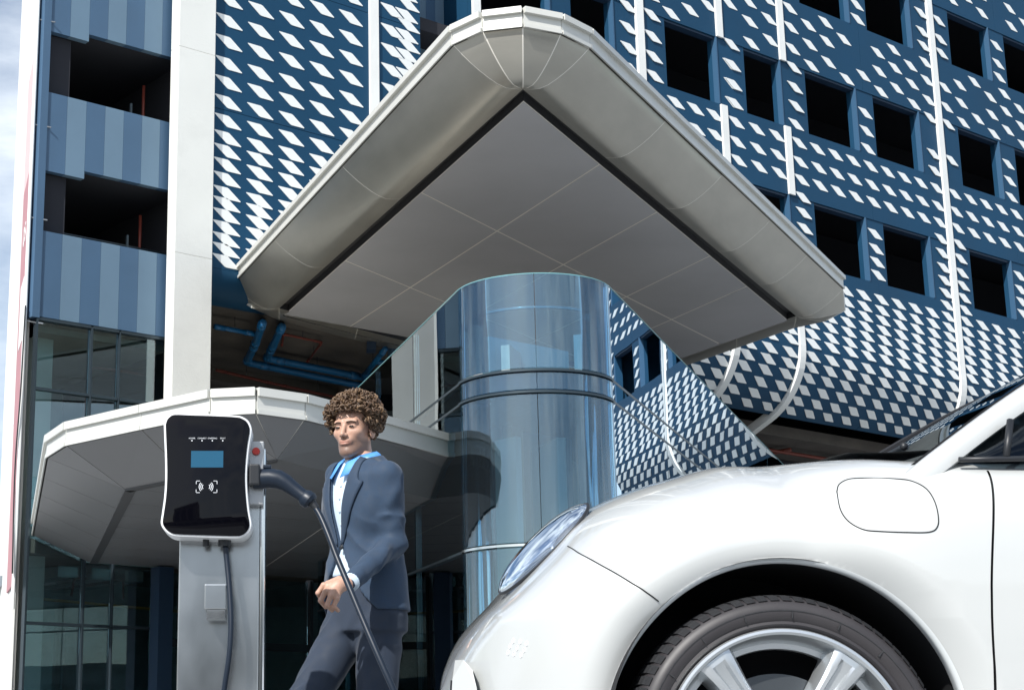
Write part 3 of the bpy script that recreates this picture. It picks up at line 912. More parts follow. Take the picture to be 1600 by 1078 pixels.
# straight screens
edge_teal = mat('polished_glass_edge', (.16, .36, .38), .2)
mk('glass_edge', arcwall(Rg + .001, Rg - .017, GT - .011, GT, a0, a1), edge_teal, bay, smooth=True, angle=40)
def screen(name, label, a, d, L, nseg, panes, zt, gm, out):
    t = thing(name, label, 'glass wall', (a.x, a.y, 0))
    zz = [.1, Z1, Z2, Z3, zt]
    for i in range(nseg):
        p, q = a + d * (L * i / nseg + .012), a + d * (L * (i + 1) / nseg - .012)
        for z0, z1 in zip(zz[:-1], zz[1:]):
            c = (p + q) / 2
            mk('pane', obox((c.x - out.x * .012, c.y - out.y * .012, (z0 + z1) / 2), d, out, (0, 0, 1), (q - p).length, .014, z1 - z0 - .03), gm, t)
    for i in range(nseg + 1):
        p = a + d * (L * i / nseg) - out * .07
        mk('mullion', obox((p.x, p.y, Z3 / 2), d, out, (0, 0, 1), .04, .08, Z3), mull_m, t)
        if i < nseg:
            m_ = a + d * (L * (i + .06) / nseg) - out * .12
            mk('patch_fitting', obox((m_.x, m_.y, GT - .45), d, out, (0, 0, 1), .05, .12, .10), chrome_m, t)
            mk('glass_fin', obox((m_.x - out.x * .05, m_.y - out.y * .05, (Z3 + zt) / 2), d, out, (0, 0, 1), .014, .10, zt - Z3 - .1), glass_clear, t)
    for z in (Z1, Z2, Z3):
        c = a + d * (L / 2) - out * .035
        mk('transom', obox((c.x, c.y, z), d, out, (0, 0, 1), L, .07, .03), mull_m, t)
    c = a + d * (L / 2) - out * .35
    mk('slab_edge', obox((c.x, c.y, (Z2 + Z3) / 2), d, out, (0, 0, 1), L, .12, Z3 - Z2 - .06), wall_white if name.startswith('left') else slabm, t)
    ge = a + d * (L / 2) - out * .012
    mk('glass_edge', obox((ge.x, ge.y, zt + .004), d, out, (0, 0, 1), L, .016, .012), edge_teal, t)
    h0, h1 = a + d * (.06 * L) - out * .16, a + d * (L * .97) - out * .16
    mk('handrail', tube([(h0.x, h0.y, GT - .42), (h1.x, h1.y, GT - .42)], .022, 8), chrome_m, t, smooth=True)
    return t
TL, TR = CG + nL * Rg, CG + nR * Rg
LL = 9.5
sc_l = screen('left_glass_screen', 'clear teal glass screen running back behind the man', TL, dLw, LL, 4, 4, GT, glass_clear, nL)
LR = (W(0, .4, 0) - TR).dot(N1) / dRw.dot(N1)
sc_r = screen('right_glass_screen', 'long glass screen mirroring the white rhomb tiles above the car bonnet', TR, dRw, LR + .3, 8, 8, GT, glass_right, nR)
# core and columns standing inside the corner
inner = thing('corner_interior', 'pale column and blue core walls inside the glass corner', 'interior', (CG.x, CG.y + 2.5, 0))
cb = at(718, 640, 23.6)
mk('white_column', obox((cb.x, cb.y, 5.1), D1, -N1, (0, 0, 1), .5, .5, 2.3), wall_white, inner)
c2 = CG + Vector((.15, 2.0, 0))
mk('core_wall', obox((c2.x, c2.y, 2.9), D1, -N1, (0, 0, 1), 1.5, .15, 5.6), core_d, inner)
c3 = CG + Vector((-.25, 1.0, 0))
mk('core_fin', obox((c3.x, c3.y, 2.1), D1, -N1, (0, 0, 1), .10, .4, 4.2), core_m, inner)
c4 = CG + Vector((.85, 1.2, 0))
mk('core_wall', obox((c4.x, c4.y, 2.8), dRw, nR, (0, 0, 1), .9, .10, 5.5), core_d, inner)
c5 = CG + dLw * 3.4 + Vector((.6, 0, 0))
mk('core_wall', obox((c5.x, c5.y, 2.1), dLw, nL, (0, 0, 1), 5.0, .12, 4.2), core_m, inner)
c6 = CG + dRw * 6.5 + Vector((-.8, 0, 0))
mk('core_wall', obox((c6.x, c6.y, 2.8), dRw, nR, (0, 0, 1), 10.0, .12, 5.5), room_d, inner)

# ------------------------------------------------------------------ pipes under the deck over the terrace
pz = 8.2
def pw(pts, z): return [Vector((*atz(u, v, z + dz).xy, z + dz)) for u, v, dz in pts]
def pipe_run(name, label, pts, r, m, z=8.2, f=.25, coll=()):
    P = pw(pts, z)
    t = thing(name, label, 'pipe', tuple(P[0]))
    mk('run', tube(fillet(P, f, 6), r, 12), m, t, smooth=True)
    for k in range(len(P) - 1):
        d = (P[k + 1] - P[k]).normalized()
        for e in (.12, .88):
            c = P[k].lerp(P[k + 1], e)
            mk('socket', tube([c - d * .12, c + d * .12], r * 1.14, 12), m, t, smooth=True)
        nst = max(1, int((P[k + 1] - P[k]).length / 1.6))
        for i in range(nst):
            c = P[k].lerp(P[k + 1], (i + .5) / nst)
            mk('hanger', tube([c + Vector((0, 0, r)), Vector((c.x, c.y, 8.73))], .012, 6), steel_m, t)
    return t
pipe_run('water_pipe', 'left blue pipe with elbow under the concrete deck', [(411, 503, .5), (410, 506, 0), (398, 540, 0), (385, 566, 0), (590, 608, 0), (640, 618, 0)], .080, pipe_blue, 8.42, .12)
pipe_run('water_pipe', 'right blue pipe with elbow hanging from the concrete deck', [(441, 508, .5), (440, 512, 0), (424, 546, 0), (417, 560, 0), (570, 590, 0), (650, 606, 0)], .080, pipe_blue, 8.46, .12)
pipe_run('water_pipe', 'thin blue branch pipe joining at the white column', [(335, 510, 0), (398, 522, 0)], .05, pipe_blue, 8.44)
pipe_run('water_pipe', 'blue branch pipe slanting up beside the glass screen', [(565, 592, 0), (602, 545, 0)], .06, pipe_blue, 8.44)
pipe_run('water_pipe', 'short blue stub pipe near the glass screen', [(588, 566, 0), (635, 566, 0)], .05, pipe_blue, 8.44)
pipe_run('water_pipe', 'lowest blue stub pipe near the glass screen', [(574, 586, 0), (620, 586, 0)], .05, pipe_blue, 8.40)
pipe_run('sprinkler_pipe', 'thin red pipe bent in a square under the deck', [(440, 540, 0), (443, 522, 0), (503, 535, 0), (478, 568, 0)], .026, pipe_red, 8.56, .08)
pipe_run('sprinkler_pipe', 'long thin red pipe above the lower canopy', [(338, 578, 0), (430, 600, 0), (560, 628, 0)], .035, pipe_red, 8.36, .1)
P = atz(580, 540, 8.55)
spk = thing('security_camera', 'small navy box camera under the deck beam', 'camera', tuple(P))
mk('housing', bbox((P.x - .10, P.y - .2, P.z - .12), (P.x + .10, P.y + .2, P.z + .05), .015), blue_dark, spk)
mk('bracket', tube([(P.x, P.y, P.z + .05), (P.x, P.y, 8.73)], .02), mull_m, spk)

# ------------------------------------------------------------------ banner on the white flank
fd = (W(X0 + 2.05, 5.3, 0) - W(X0 - .08, .22, 0)).normalized(); fnm = Vector((-fd.y, fd.x, 0))
b0 = W(X0 - .04, .26, 0) + fnm * .17 + fd * .12
bn = thing('vertical_banner', 'tall red and white vertical banner beside the striped wing', 'banner', (b0.x, b0.y, 3.0))
red_m = mat('banner_red', (.46, .22, .24), .6, var=.06); bw = mat('banner_white', (.80, .78, .77), .6); pink_m = mat('banner_pink', (.72, .52, .52), .6)
def bslab(a, b, z0, z1, o, t): 
    p = b0 + fd * ((a + b) / 2) + fnm * o
    return obox((p.x, p.y, (z0 + z1) / 2), fd, fnm, (0, 0, 1), b - a, t, z1 - z0)
mk('red_field', bslab(0, 1.5, 3.0, 10.6, 0, .06), red_m, bn)
mk('pink_field', bslab(0, 1.5, 10.6, 12.9, 0, .06), pink_m, bn)
mk('white_field', bslab(0, 1.5, 12.9, 20.4, 0, .06), bw, bn)
mk('white_band', bslab(.1, 1.0, 7.4, 8.6, .034, .006), bw, bn)
mk('banner_frame', tube([b0 - fd * .04 + Vector((0, 0, 2.6)), b0 - fd * .04 + Vector((0, 0, 20.6))], .035, 8), rib_white, bn)
for z in (7.75, 9.7, 11.5, 13.6):
    mk('banner_arm', tube([b0 + Vector((0, 0, z)), b0 + Vector((.34, .0, z - .06)) ], .014, 6), steel_m, bn)
mk('cable_bundle', tube(spline([b0 - fd * .08 + Vector((0, -.02, 8.0)), b0 - fd * .10 + Vector((-.02, -.03, 6.4)), b0 - fd * .07 + Vector((-.06, -.02, 5.0)), b0 - fd * .1 + Vector((-.03, -.02, 3.2))]), .014, 8), black_m, bn, smooth=True)
def text(name, body, size, m, parent, loc, rot, ext=.002, local=False):
    cu = bpy.data.curves.new(name, 'FONT'); cu.body = body; cu.size = size; cu.extrude = ext
    cu.align_x = 'CENTER'; cu.align_y = 'CENTER'
    tmp = bpy.data.objects.new(name, cu); COL.objects.link(tmp)
    dg = bpy.context.evaluated_depsgraph_get(); dg.update()
    me = bpy.data.meshes.new_from_object(tmp.evaluated_get(dg))
    bpy.data.objects.remove(tmp)
    me.materials.clear(); me.materials.append(m)
    o = bpy.data.objects.new(name, me); COL.objects.link(o); o.parent = parent
    L = rootloc(parent) if not local else Vector((0, 0, 0))
    o.location = Vector(loc) - L; o.rotation_euler = rot
    return o
lt = b0 + fd * .6 + fnm * .034
text('lettering', 'os', .8, bw, bn, (lt.x, lt.y, 9.6), (math.pi / 2, 0, math.atan2(-fd.y, -fd.x)))

# ------------------------------------------------------------------ street behind the camera, met only in reflections
tw_m = mat('shophouse_render', (.35, .33, .30), .8, var=.1, dirt=.3)
win_m = mat('shophouse_glass', (.03, .04, .05), .15)
rr = random.Random(9)
x = -70
i = 0
while x < 70:
    w = rr.uniform(10, 16); h = rr.choice((3.8, 4.4, 5.2, 6.4)); y = -30 - rr.uniform(0, 3)
    sh = thing('shophouse', 'plain shophouse across the road, mirrored in the curved glass', 'building', (x, y, 0), group='shophouses across the road')
    mk('wall', box((x, y - 9, 0), (x + w - .1, y, h)), tw_m, sh)
    mk('roof', box((x - .1, y - 9, h), (x + w, y + .5, h + .4)), concrete, sh)
    for fl_ in range(max(1, int(h // 3.0))):
        for q in range(3):
            xx = x + 1 + q * (w - 2) / 3
            mk('window', box((xx, y + .005, 1 + fl_ * 3.3), (xx + (w - 2) / 3 - .8, y + .05, 2.6 + fl_ * 3.3)), win_m, sh)
    x += w; i += 1
# ------------------------------------------------------------------ charging post
CHY = 5.7
def ch(u, v, dy=0): return at(u, v, CHY + dy)
cpos = ch(340, 900); 
chg = thing('charging_post', 'brushed steel charging post with black glass front panel and white rim', 'charger', (cpos.x, CHY, 0))
white_pl = mat('white_plastic', (.78, .79, .80), .3, coat=.3)
blk_glass = mat('black_glass', (.0015, .0015, .003), .04, spec=.22)
x0, x1 = ch(277, 980).x, ch(404, 980).x
ztop = ch(340, 690).z
mk('post', bbox((x0, CHY + .02, 0), (x1, CHY + .17, ztop - .01), .004), steel_m, chg)
mk('post_edge', bbox((x1 + .001, CHY + .026, 0), (x1 + .019, CHY + .165, ztop - .02), .006), chrome_m, chg)
mk('base_plate', bbox((x0 - .08, CHY - .05, 0), (x1 + .1, CHY + .25, .015), .003), steel_m, chg)
# head outline
hc = ch(326, 749); k = .2041 * .002215
raw = [(88, 150), (100, 108), (128, 74), (172, 58), (300, 62), (480, 68), (640, 77), (690, 90), (730, 118), (752, 160), (757, 205), (742, 300), (730, 420), (725, 540), (730, 660), (745, 800), (762, 890), (758, 935), (735, 975), (700, 1000), (650, 1010), (480, 1006), (300, 1000), (190, 994), (140, 975), (102, 940), (82, 895), (88, 830), (103, 700), (108, 560), (104, 420), (94, 250)]
cxz = (421, 534)
outl = spline([((x - cxz[0]) * k, 0, -(y - cxz[1]) * k) for x, y in raw + raw[:1]], 3)[:-1]
def outline_solid(scale_in, y0, y1, bev=0.0):
    n = len(outl)
    def ring(off, y):
        R_ = []
        for i, p in enumerate(outl):
            t = (outl[(i + 1) % n] - outl[i - 1]).normalized(); nn = Vector((t.z, 0, -t.x))
            if nn.dot(p) < 0: nn = -nn
            R_.append((hc.x + p.x - nn.x * off, y, hc.z + p.z - nn.z * off))
        return R_
    rings = [ring(scale_in + bev, y0), ring(scale_in + bev * .3, y0 + bev * .3), ring(scale_in, y0 + bev), ring(scale_in, y1)] if bev else [ring(scale_in, y0), ring(scale_in, y1)]
    V = [p for r_ in rings for p in r_]; m = len(rings)
    Fc = [tuple(range(n)), tuple(range(m * n - 1, (m - 1) * n - 1, -1))]
    for a in range(m - 1):
        for i in range(n): Fc.append((a * n + i, (a + 1) * n + i, (a + 1) * n + (i + 1) % n, a * n + (i + 1) % n))
    return V, Fc
head = mk('head_housing', outline_solid(0, CHY - .10, CHY + .018, .006), white_pl, chg, smooth=True, angle=35)
fg = mk('front_glass', outline_solid(.0075, CHY - .1035, CHY - .095, .001), blk_glass, head, smooth=True, angle=35)
fy = CHY - .1045
def zp(x, y): return hc + Vector(((x - cxz[0]) * k, 0, -(y - cxz[1]) * k))
scr_m = bpy.data.materials.new('lit_blue_screen'); scr_m.use_nodes = True
sb = scr_m.node_tree.nodes['Principled BSDF']; sb.inputs['Base Color'].default_value = (.005, .05, .10, 1); sb.inputs['Roughness'].default_value = .1
sb.inputs['Emission Color'].default_value = (.01, .17, .30, 1); sb.inputs['Emission Strength'].default_value = .22
ic_m = mat('white_print', (.75, .78, .82), .5)
a, b = zp(302, 352), zp(544, 478)
mk('display', box((a.x, fy, b.z), (b.x, fy + .002, a.z)), scr_m, head)
for xx, wd in ((306, 'POWER'), (382, 'CONNECT'), (460, 'CHARGING'), (538, 'FAULT')):
    p = zp(xx, 256)
    text('status_word', wd, .0062, ic_m, head, (p.x, fy + .0008, p.z), (math.pi / 2, 0, 0), .0004)
    p = zp(xx, 274)
    mk('status_dot', lathe([(.0001, 0), (.0022, 0), (.0022, .001), (.0001, .001)], (p.x, fy, p.z), (0, 1, 0), 12), ic_m, head)
def bar(p, q, w=.0016):
    p, q = zp(*p), zp(*q); d = q - p
    ax = d.normalized(); c = (p + q) / 2
    mk('card_mark', obox((c.x, fy + .0005, c.z), ax, (0, 1, 0), ax.cross(Vector((0, 1, 0))), d.length + w, .001, w), ic_m, head)
for sx in (0, 1):
    for sy in (0, 1):
        X = 344 if not sx else 500; Y = 580 if not sy else 668
        bar((X, Y), (X + (26 if not sx else -26), Y)); bar((X, Y), (X, Y + (22 if not sy else -22)))
def arc_mark(cxp, cyp, r, a0_, a1_, w=.0012):
    n = 10; V, Fc = [], []
    for i in range(n + 1):
        a = a0_ + (a1_ - a0_) * i / n
        for rr_ in (r - 2.2, r + 2.2):
            p = zp(cxp + rr_ * math.cos(a), cyp + rr_ * math.sin(a)); V += [(p.x, fy, p.z), (p.x, fy + .001, p.z)]
    for i in range(n):
        q = 4 * i
        Fc += [(q, q + 2, q + 6, q + 4), (q + 1, q + 5, q + 7, q + 3), (q, q + 4, q + 5, q + 1), (q + 2, q + 3, q + 7, q + 6)]
    mk('card_wave', (V, Fc), ic_m, head)
for r_ in (16, 28, 40):
    arc_mark(424, 624, r_ + 6, -.75, .75); arc_mark(412, 624, r_ + 6, math.pi - .75, math.pi + .75)
# cable glands, holster, bracket
for u, r_ in ((323, .011), (352, .022)):
    p = ch(u, 850); 
    mk('cable_gland', tube([(p.x, CHY - .04, p.z + .03), (p.x, CHY - .04, p.z - .012)], r_, 16), black_m, chg, smooth=True, angle=40)
p0, p1 = ch(394, 692), ch(412, 790)
mk('side_bracket', bbox((p0.x - .01, CHY - .035, p1.z), (p1.x, CHY + .018, p0.z), .004), mat('galvanised_steel', (.42, .43, .44), .4, metal=.7, var=.1), chg)
p0 = ch(398, 708)
mk('stop_button', lathe([(.0001, -.012), (.012, -.012), (.014, -.004), (.014, 0)], (p0.x + .006, CHY - .036, p0.z), (0, 1, 0), 20), mat('red_button', (.5, .03, .02), .4), chg, smooth=True, angle=50)
p0, p1 = ch(391, 731), ch(407, 763)
mk('holster', bbox((p0.x, CHY - .09, p1.z), (p1.x, CHY - .01, p0.z), .006), black_m, chg)
bx0, bx1 = ch(321, 914), ch(355, 953)
mk('card_box', bbox((bx0.x, CHY - .045, bx1.z), (bx1.x, CHY + .019, bx0.z), .004), steel_m, chg)
bx0, bx1 = ch(325, 953), ch(353, 968)
mk('card_tray', slab([(bx0.x, CHY - .044, bx0.z - .001), (bx1.x, CHY - .044, bx0.z - .001), (bx1.x, CHY - .075, bx1.z), (bx0.x, CHY - .075, bx1.z)], (0, .05, -.004)), steel_m, chg)
# plug and cables
plug_m = mat('dark_blue_rubber', (.006, .013, .026), .40, spec=.4)
plug = thing('charging_plug', 'dark navy charging plug parked in the post holster', 'plug', ch(430, 748, -.05))
gp = [ch(396, 748, -.05), ch(408, 748, -.05), ch(422, 747, -.055), ch(436, 749, -.06), ch(448, 755, -.065), ch(458, 763, -.07), ch(470, 772, -.075), ch(477, 777, -.08)]
mk('handle', tube(gp, [.035, .035, .034, .033, .029, .0255, .0235, .023], 18), plug_m, plug, smooth=True, angle=50)
mk('collar', tube([ch(474, 775, -.078), ch(478, 778, -.08), ch(484, 782, -.083), ch(487, 785, -.084)], [.0255, .031, .031, .024], 18), plug_m, plug, smooth=True, angle=35)
mk('strain_relief', tube([ch(486, 784, -.083), ch(495, 795, -.09)], [.017, .0115], 12), black_m, plug, smooth=True, angle=50)
mk('trigger', bbox(tuple(ch(411, 731, -.065)), tuple(ch(424, 727, -.045)), .003), plug_m, plug)
cab_pts = [ch(489, 788, -.084), ch(500, 805, -.1), ch(513, 835, -.13), ch(527, 872, -.16), ch(545, 915, -.2), ch(567, 968, -.24), ch(592, 1026, -.28), ch(616, 1080, -.3), ch(642, 1140, -.3), ch(672, 1210, -.3)]
e = cab_pts[-1]
cab_pts += [Vector((e.x + .10, e.y - .02, .10)), Vector((e.x + .26, e.y - .05, .013)), Vector((e.x + .6, e.y - .2, .013)), Vector((e.x + 1.0, e.y - .5, .013))]
cab = mk('charging_cable', tube(spline(cab_pts, 6), .0105, 12), plug_m, smooth=True)
props(cab, 'navy charging cable sweeping down in front of the walking man', 'cable')
c2p = [ch(352, 852, -.04), ch(355, 880, -.045), ch(359, 925, -.06), ch(361, 975, -.075), ch(358, 1025, -.08), ch(350, 1080, -.07), ch(343, 1150, -.05)]
e = c2p[-1]; c2p += [Vector((e.x - .02, e.y - .03, .10)), Vector((e.x - .12, e.y - .10, .012)), Vector((e.x - .4, e.y - .2, .012))]
cab2 = mk('supply_cable', tube(spline(c2p, 6), .0095, 12), plug_m, smooth=True)
props(cab2, 'navy supply cable hanging below the black charger panel', 'cable')

# ------------------------------------------------------------------ white car
CX, CYY = .947, 3.40
car = thing('parked_car', 'white rounded electric hatchback cut off by the right edge', 'car', (CX, CYY, 0))
def cl_(p): return (p[0] + CX, p[1] + CYY, p[2])
paint = mat('white_car_paint', (.52, .535, .53), .32, coat=1.0, spec=.5)
liner = mat('wheel_house_liner', (.006, .007, .010), .9)
gapm = mat('panel_gap', (.012, .014, .016), .9)
def pch(x, xs, ys):
    xs = np.array(xs, float); ys = np.array(ys, float); h = np.diff(xs); d = np.diff(ys) / h
    m = np.zeros_like(ys); pr = d[:-1] * d[1:]
    m[1:-1] = np.where(pr > 0, 2 * pr / (d[:-1] + d[1:] + 1e-12), 0); m[0] = d[0]; m[-1] = d[-1]
    x = np.clip(x, xs[0], xs[-1]); i = np.clip(np.searchsorted(xs, x) - 1, 0, len(xs) - 2); t = (x - xs[i]) / h[i]
    return ys[i] * (2 * t ** 3 - 3 * t ** 2 + 1) + h[i] * m[i] * (t ** 3 - 2 * t ** 2 + t) + ys[i + 1] * (-2 * t ** 3 + 3 * t ** 2) + h[i] * m[i + 1] * (t ** 3 - t ** 2)
XF, XR, WB = -.64, 3.45, 2.62
ZX = [-.64, -.62, -.57, -.50, -.42, -.34, -.25, -.12, .02, .2, .30, .45, 1, 2, 2.9, 3.2, 3.4, 3.45]
ZZ = [.48, .54, .630, .705, .795, .878, .929, .974, 1.006, .986, .964, .951, .950, .96, .98, .95, .80, .72]
HW = .90
def wid(x):
    t = np.clip((-.10 - x) / .54, 0, 1); r_ = np.clip((x - 2.75) / .70, 0, 1)
    return HW * (1 - t ** 2.4) ** (1 / 2.2) * (1 - r_ ** 2.6) ** (1 / 2.2)
xs = np.concatenate([XF + (1 - np.cos(np.linspace(0.02, np.pi / 2, 40))) * .16, np.arange(-.476, .40, .0065), [.4065, .4115], np.arange(.42, .60, .0065),
                     np.arange(.62, 2.12, .03), np.arange(2.13, 3.12, .0075), XR - .33 * (1 - np.sin(np.linspace(0.02, np.pi / 2 - .02, 24)))])
xs = np.sort(xs)
lowz = np.linspace(.20, .60, 64)[:-1]; th = np.linspace(0, np.pi / 2, 84)
NT = len(lowz) + len(th)
ARC = ((0.006, .355, .363, .430), (WB, .345, .363, .430))       # arch centre x, z, inner radius, flare radius
def section(x, side):
    w = float(wid(x)); zc = float(pch(x, ZX, ZZ)); z0 = min(.60, zc - .06)
    lz = np.linspace(.20 + .10 * np.clip((-.35 - x) / .3, 0, 1), z0, 64)[:-1]
    tk = ((z0 - lz) / .4)
    yl = HW - w * (1 - .05 * tk ** 2)
    kk = float(np.clip((x - .05) / .37, 0, 1)); kk = kk * kk * (3 - 2 * kk)
    yu = HW - w * np.cos(th) ** (2 / (2.7 + 6.3 * kk)); zu = z0 + (zc - z0) * np.sin(th) ** (2 / (2.3 + 2.2 * kk))
    z = np.concatenate([lz, zu]); y = np.concatenate([yl, yu])
    zs_ = np.clip((z - .50) / .46, 0, 1); xx = np.full(NT, x) + .066 * zs_ * zs_ * np.exp(-((x - .41) / .22) ** 2)
    # flare round the arches
    for ax, az, r0, r1 in ARC:
        rr_ = np.hypot(xx - ax, z - az)
        f = np.clip((r1 - rr_) / (r1 - r0), 0, 1) ** 1.5
        y = y + np.where((y < .45), .040 * f, 0)
    if side: y = 2 * HW - y
    return np.stack([xx, y, z], 1)
grid = {s_: np.array([section(x, s_) for x in xs]) for s_ in (0, 1)}
NX = len(xs)
def body_faces(side, keep):
    G_ = grid[side].copy(); inside = np.zeros((NX, NT), bool)
    for ax, az, r0, r1 in ARC:
        d = np.hypot(G_[..., 0] - ax, G_[..., 2] - az)
        inside |= (d < r0) & (np.abs(G_[..., 1] - HW) > .42)
    faces = []
    used = set()
    for i in range(NX - 1):
        for j in range(NT - 1):
            if not keep(i, j): continue
            q = ((i, j), (i + 1, j), (i + 1, j + 1), (i, j + 1))
            ins = [inside[a] for a in q]
            if all(ins): continue
            faces.append(q)
    moved = set()
    for q in faces:
        for a in q:
            if inside[a] and a not in moved:
                moved.add(a); p = G_[a]
                for ax, az, r0, r1 in ARC:
                    dx_, dz_ = p[0] - ax, p[2] - az; d = math.hypot(dx_, dz_)
                    if d < r0 + .001 and d > .05: p[0] = ax + dx_ / d * r0; p[2] = az + dz_ / d * r0
    idx = {}; V = []; Fc = []
    for q in faces:
        f = []
        for a in q:
            if a not in idx: idx[a] = len(V); V.append(tuple(G_[a]))
            f.append(idx[a])
        if side: f = f[::-1]
        Fc.append(tuple(f))
    return V, Fc, moved, idx
iD0 = int(np.argmin(abs(xs - .4065))); iD1 = int(np.argmin(abs(xs - .4115))); iD2 = int(np.argmin(abs(xs - 1.52)))
JD = 63 + 44
def to_w(g): return [cl_(v) for v in g[0]], g[1]
parts = {}
for side in (0, 1):
    g0 = body_faces(side, lambda i, j: i < iD0 or i > iD2 or j >= JD)
    g1 = body_faces(side, lambda i, j: iD1 <= i < iD2 and j < JD)
    parts[side] = (g0, g1)
def weld(*gs):
    v, f = join(*gs)
    return v, f
bodyg = weld((parts[0][0][0], parts[0][0][1]), (parts[1][0][0], parts[1][0][1]))
body = mk('body', to_w(bodyg), paint, car, smooth=True)
bm = bmesh.new(); bm.from_mesh(body.data); bmesh.ops.remove_doubles(bm, verts=bm.verts, dist=.0012); bmesh.ops.recalc_face_normals(bm, faces=bm.faces); bm.to_mesh(body.data); bm.free()
body.data.polygons.foreach_set('use_smooth', [True] * len(body.data.polygons))
for side in (0, 1):
    dv, df = parts[side][1][0], parts[side][1][1]
    door = mk('front_door', to_w((dv, df)), paint, car, smooth=True)
    if side == 0: door_near = door
# dark shell behind the door gap and the floor pan
def gap_shell(side):
    V, Fc = [], []
    ii = [iD0 - 2, iD0, iD1, iD1 + 2]
    for a in ii:
        for j in range(JD + 1):
            p = grid[side][a, j]; V.append((p[0], p[1] + (.012 if not side else -.012), p[2] - (.006 if j > 100 else 0)))
    for a in range(3):
        for j in range(JD): Fc.append((a * (JD + 1) + j, (a + 1) * (JD + 1) + j, (a + 1) * (JD + 1) + j + 1, a * (JD + 1) + j + 1))
    return V, Fc
for side in (0, 1): mk('door_gap', to_w(gap_shell(side)), gapm, car, smooth=True)
mk('floor_pan', to_w(box((-.45, .12, .20), (3.2, 1.68, .26))), liner, car)
# arch lips and wheel-house liners
def arch_ring(ax, az, r0, y0, y1, side, a_lo, a_hi, n=60, r1=None):
    V, Fc = [], []
    for i in range(n + 1):
        a = a_lo + (a_hi - a_lo) * i / n
        for (r_, y) in ((r0, y0), (r1 or r0, y1)):
            V.append((ax + r_ * math.cos(a), y if not side else 2 * HW - y, az + r_ * math.sin(a)))
    for i in range(n): Fc.append((2 * i, 2 * i + 1, 2 * i + 3, 2 * i + 2))
    return V, Fc
def surf_y(x, z):
    """near-side body surface y at side-view point"""
    hit = BV.ray_cast(Vector((CX + x, CYY - 1, z)), Vector((0, 1, 0)))
    return (hit[0].y - CYY) if hit[0] else .06
BV = BVHTree.FromPolygons([Vector(cl_(v)) for v in bodyg[0] + parts[0][1][0]], bodyg[1] + [tuple(i + len(bodyg[0]) for i in f) for f in parts[0][1][1]])
lip_m = mat('grey_white_arch_edge', (.62, .65, .66), .35, coat=.4)
for ax, az, r0, r1 in ARC:
    for side in (0, 1):
        V, Fc = [], []
        n = 90
        for i in range(n + 1):
            a = R(-22) + R(224) * i / n
            y = surf_y(ax + (r0 + .004) * math.cos(a), az + (r0 + .004) * math.sin(a))
            for r_, dy in ((r0 + .003, -.001), (r0 - .004, .003), (r0 - .006, .012), (r0 - .002, .04)):
                yy = y + dy
                V.append((ax + r_ * math.cos(a), yy if not side else 2 * HW - yy, az + r_ * math.sin(a)))
        for i in range(n):
            for q in range(3): Fc.append((4 * i + q, 4 * i + q + 1, 4 * i + q + 5, 4 * i + q + 4))
        mk('arch_lip', to_w((V, Fc)), lip_m, car, smooth=True)
        mk('wheel_house', to_w(join(arch_ring(ax, az, r0 + .004, .05, .50, side, R(-25), R(205)),
            ([(ax - .40, .50 if not side else 2 * HW - .5, .2), (ax + .40, .50 if not side else 2 * HW - .5, .2), (ax + .40, .50 if not side else 2 * HW - .5, .78), (ax - .40, .50 if not side else 2 * HW - .5, .78)], [(0, 1, 2, 3)]))), liner, car, smooth=True, angle=30)
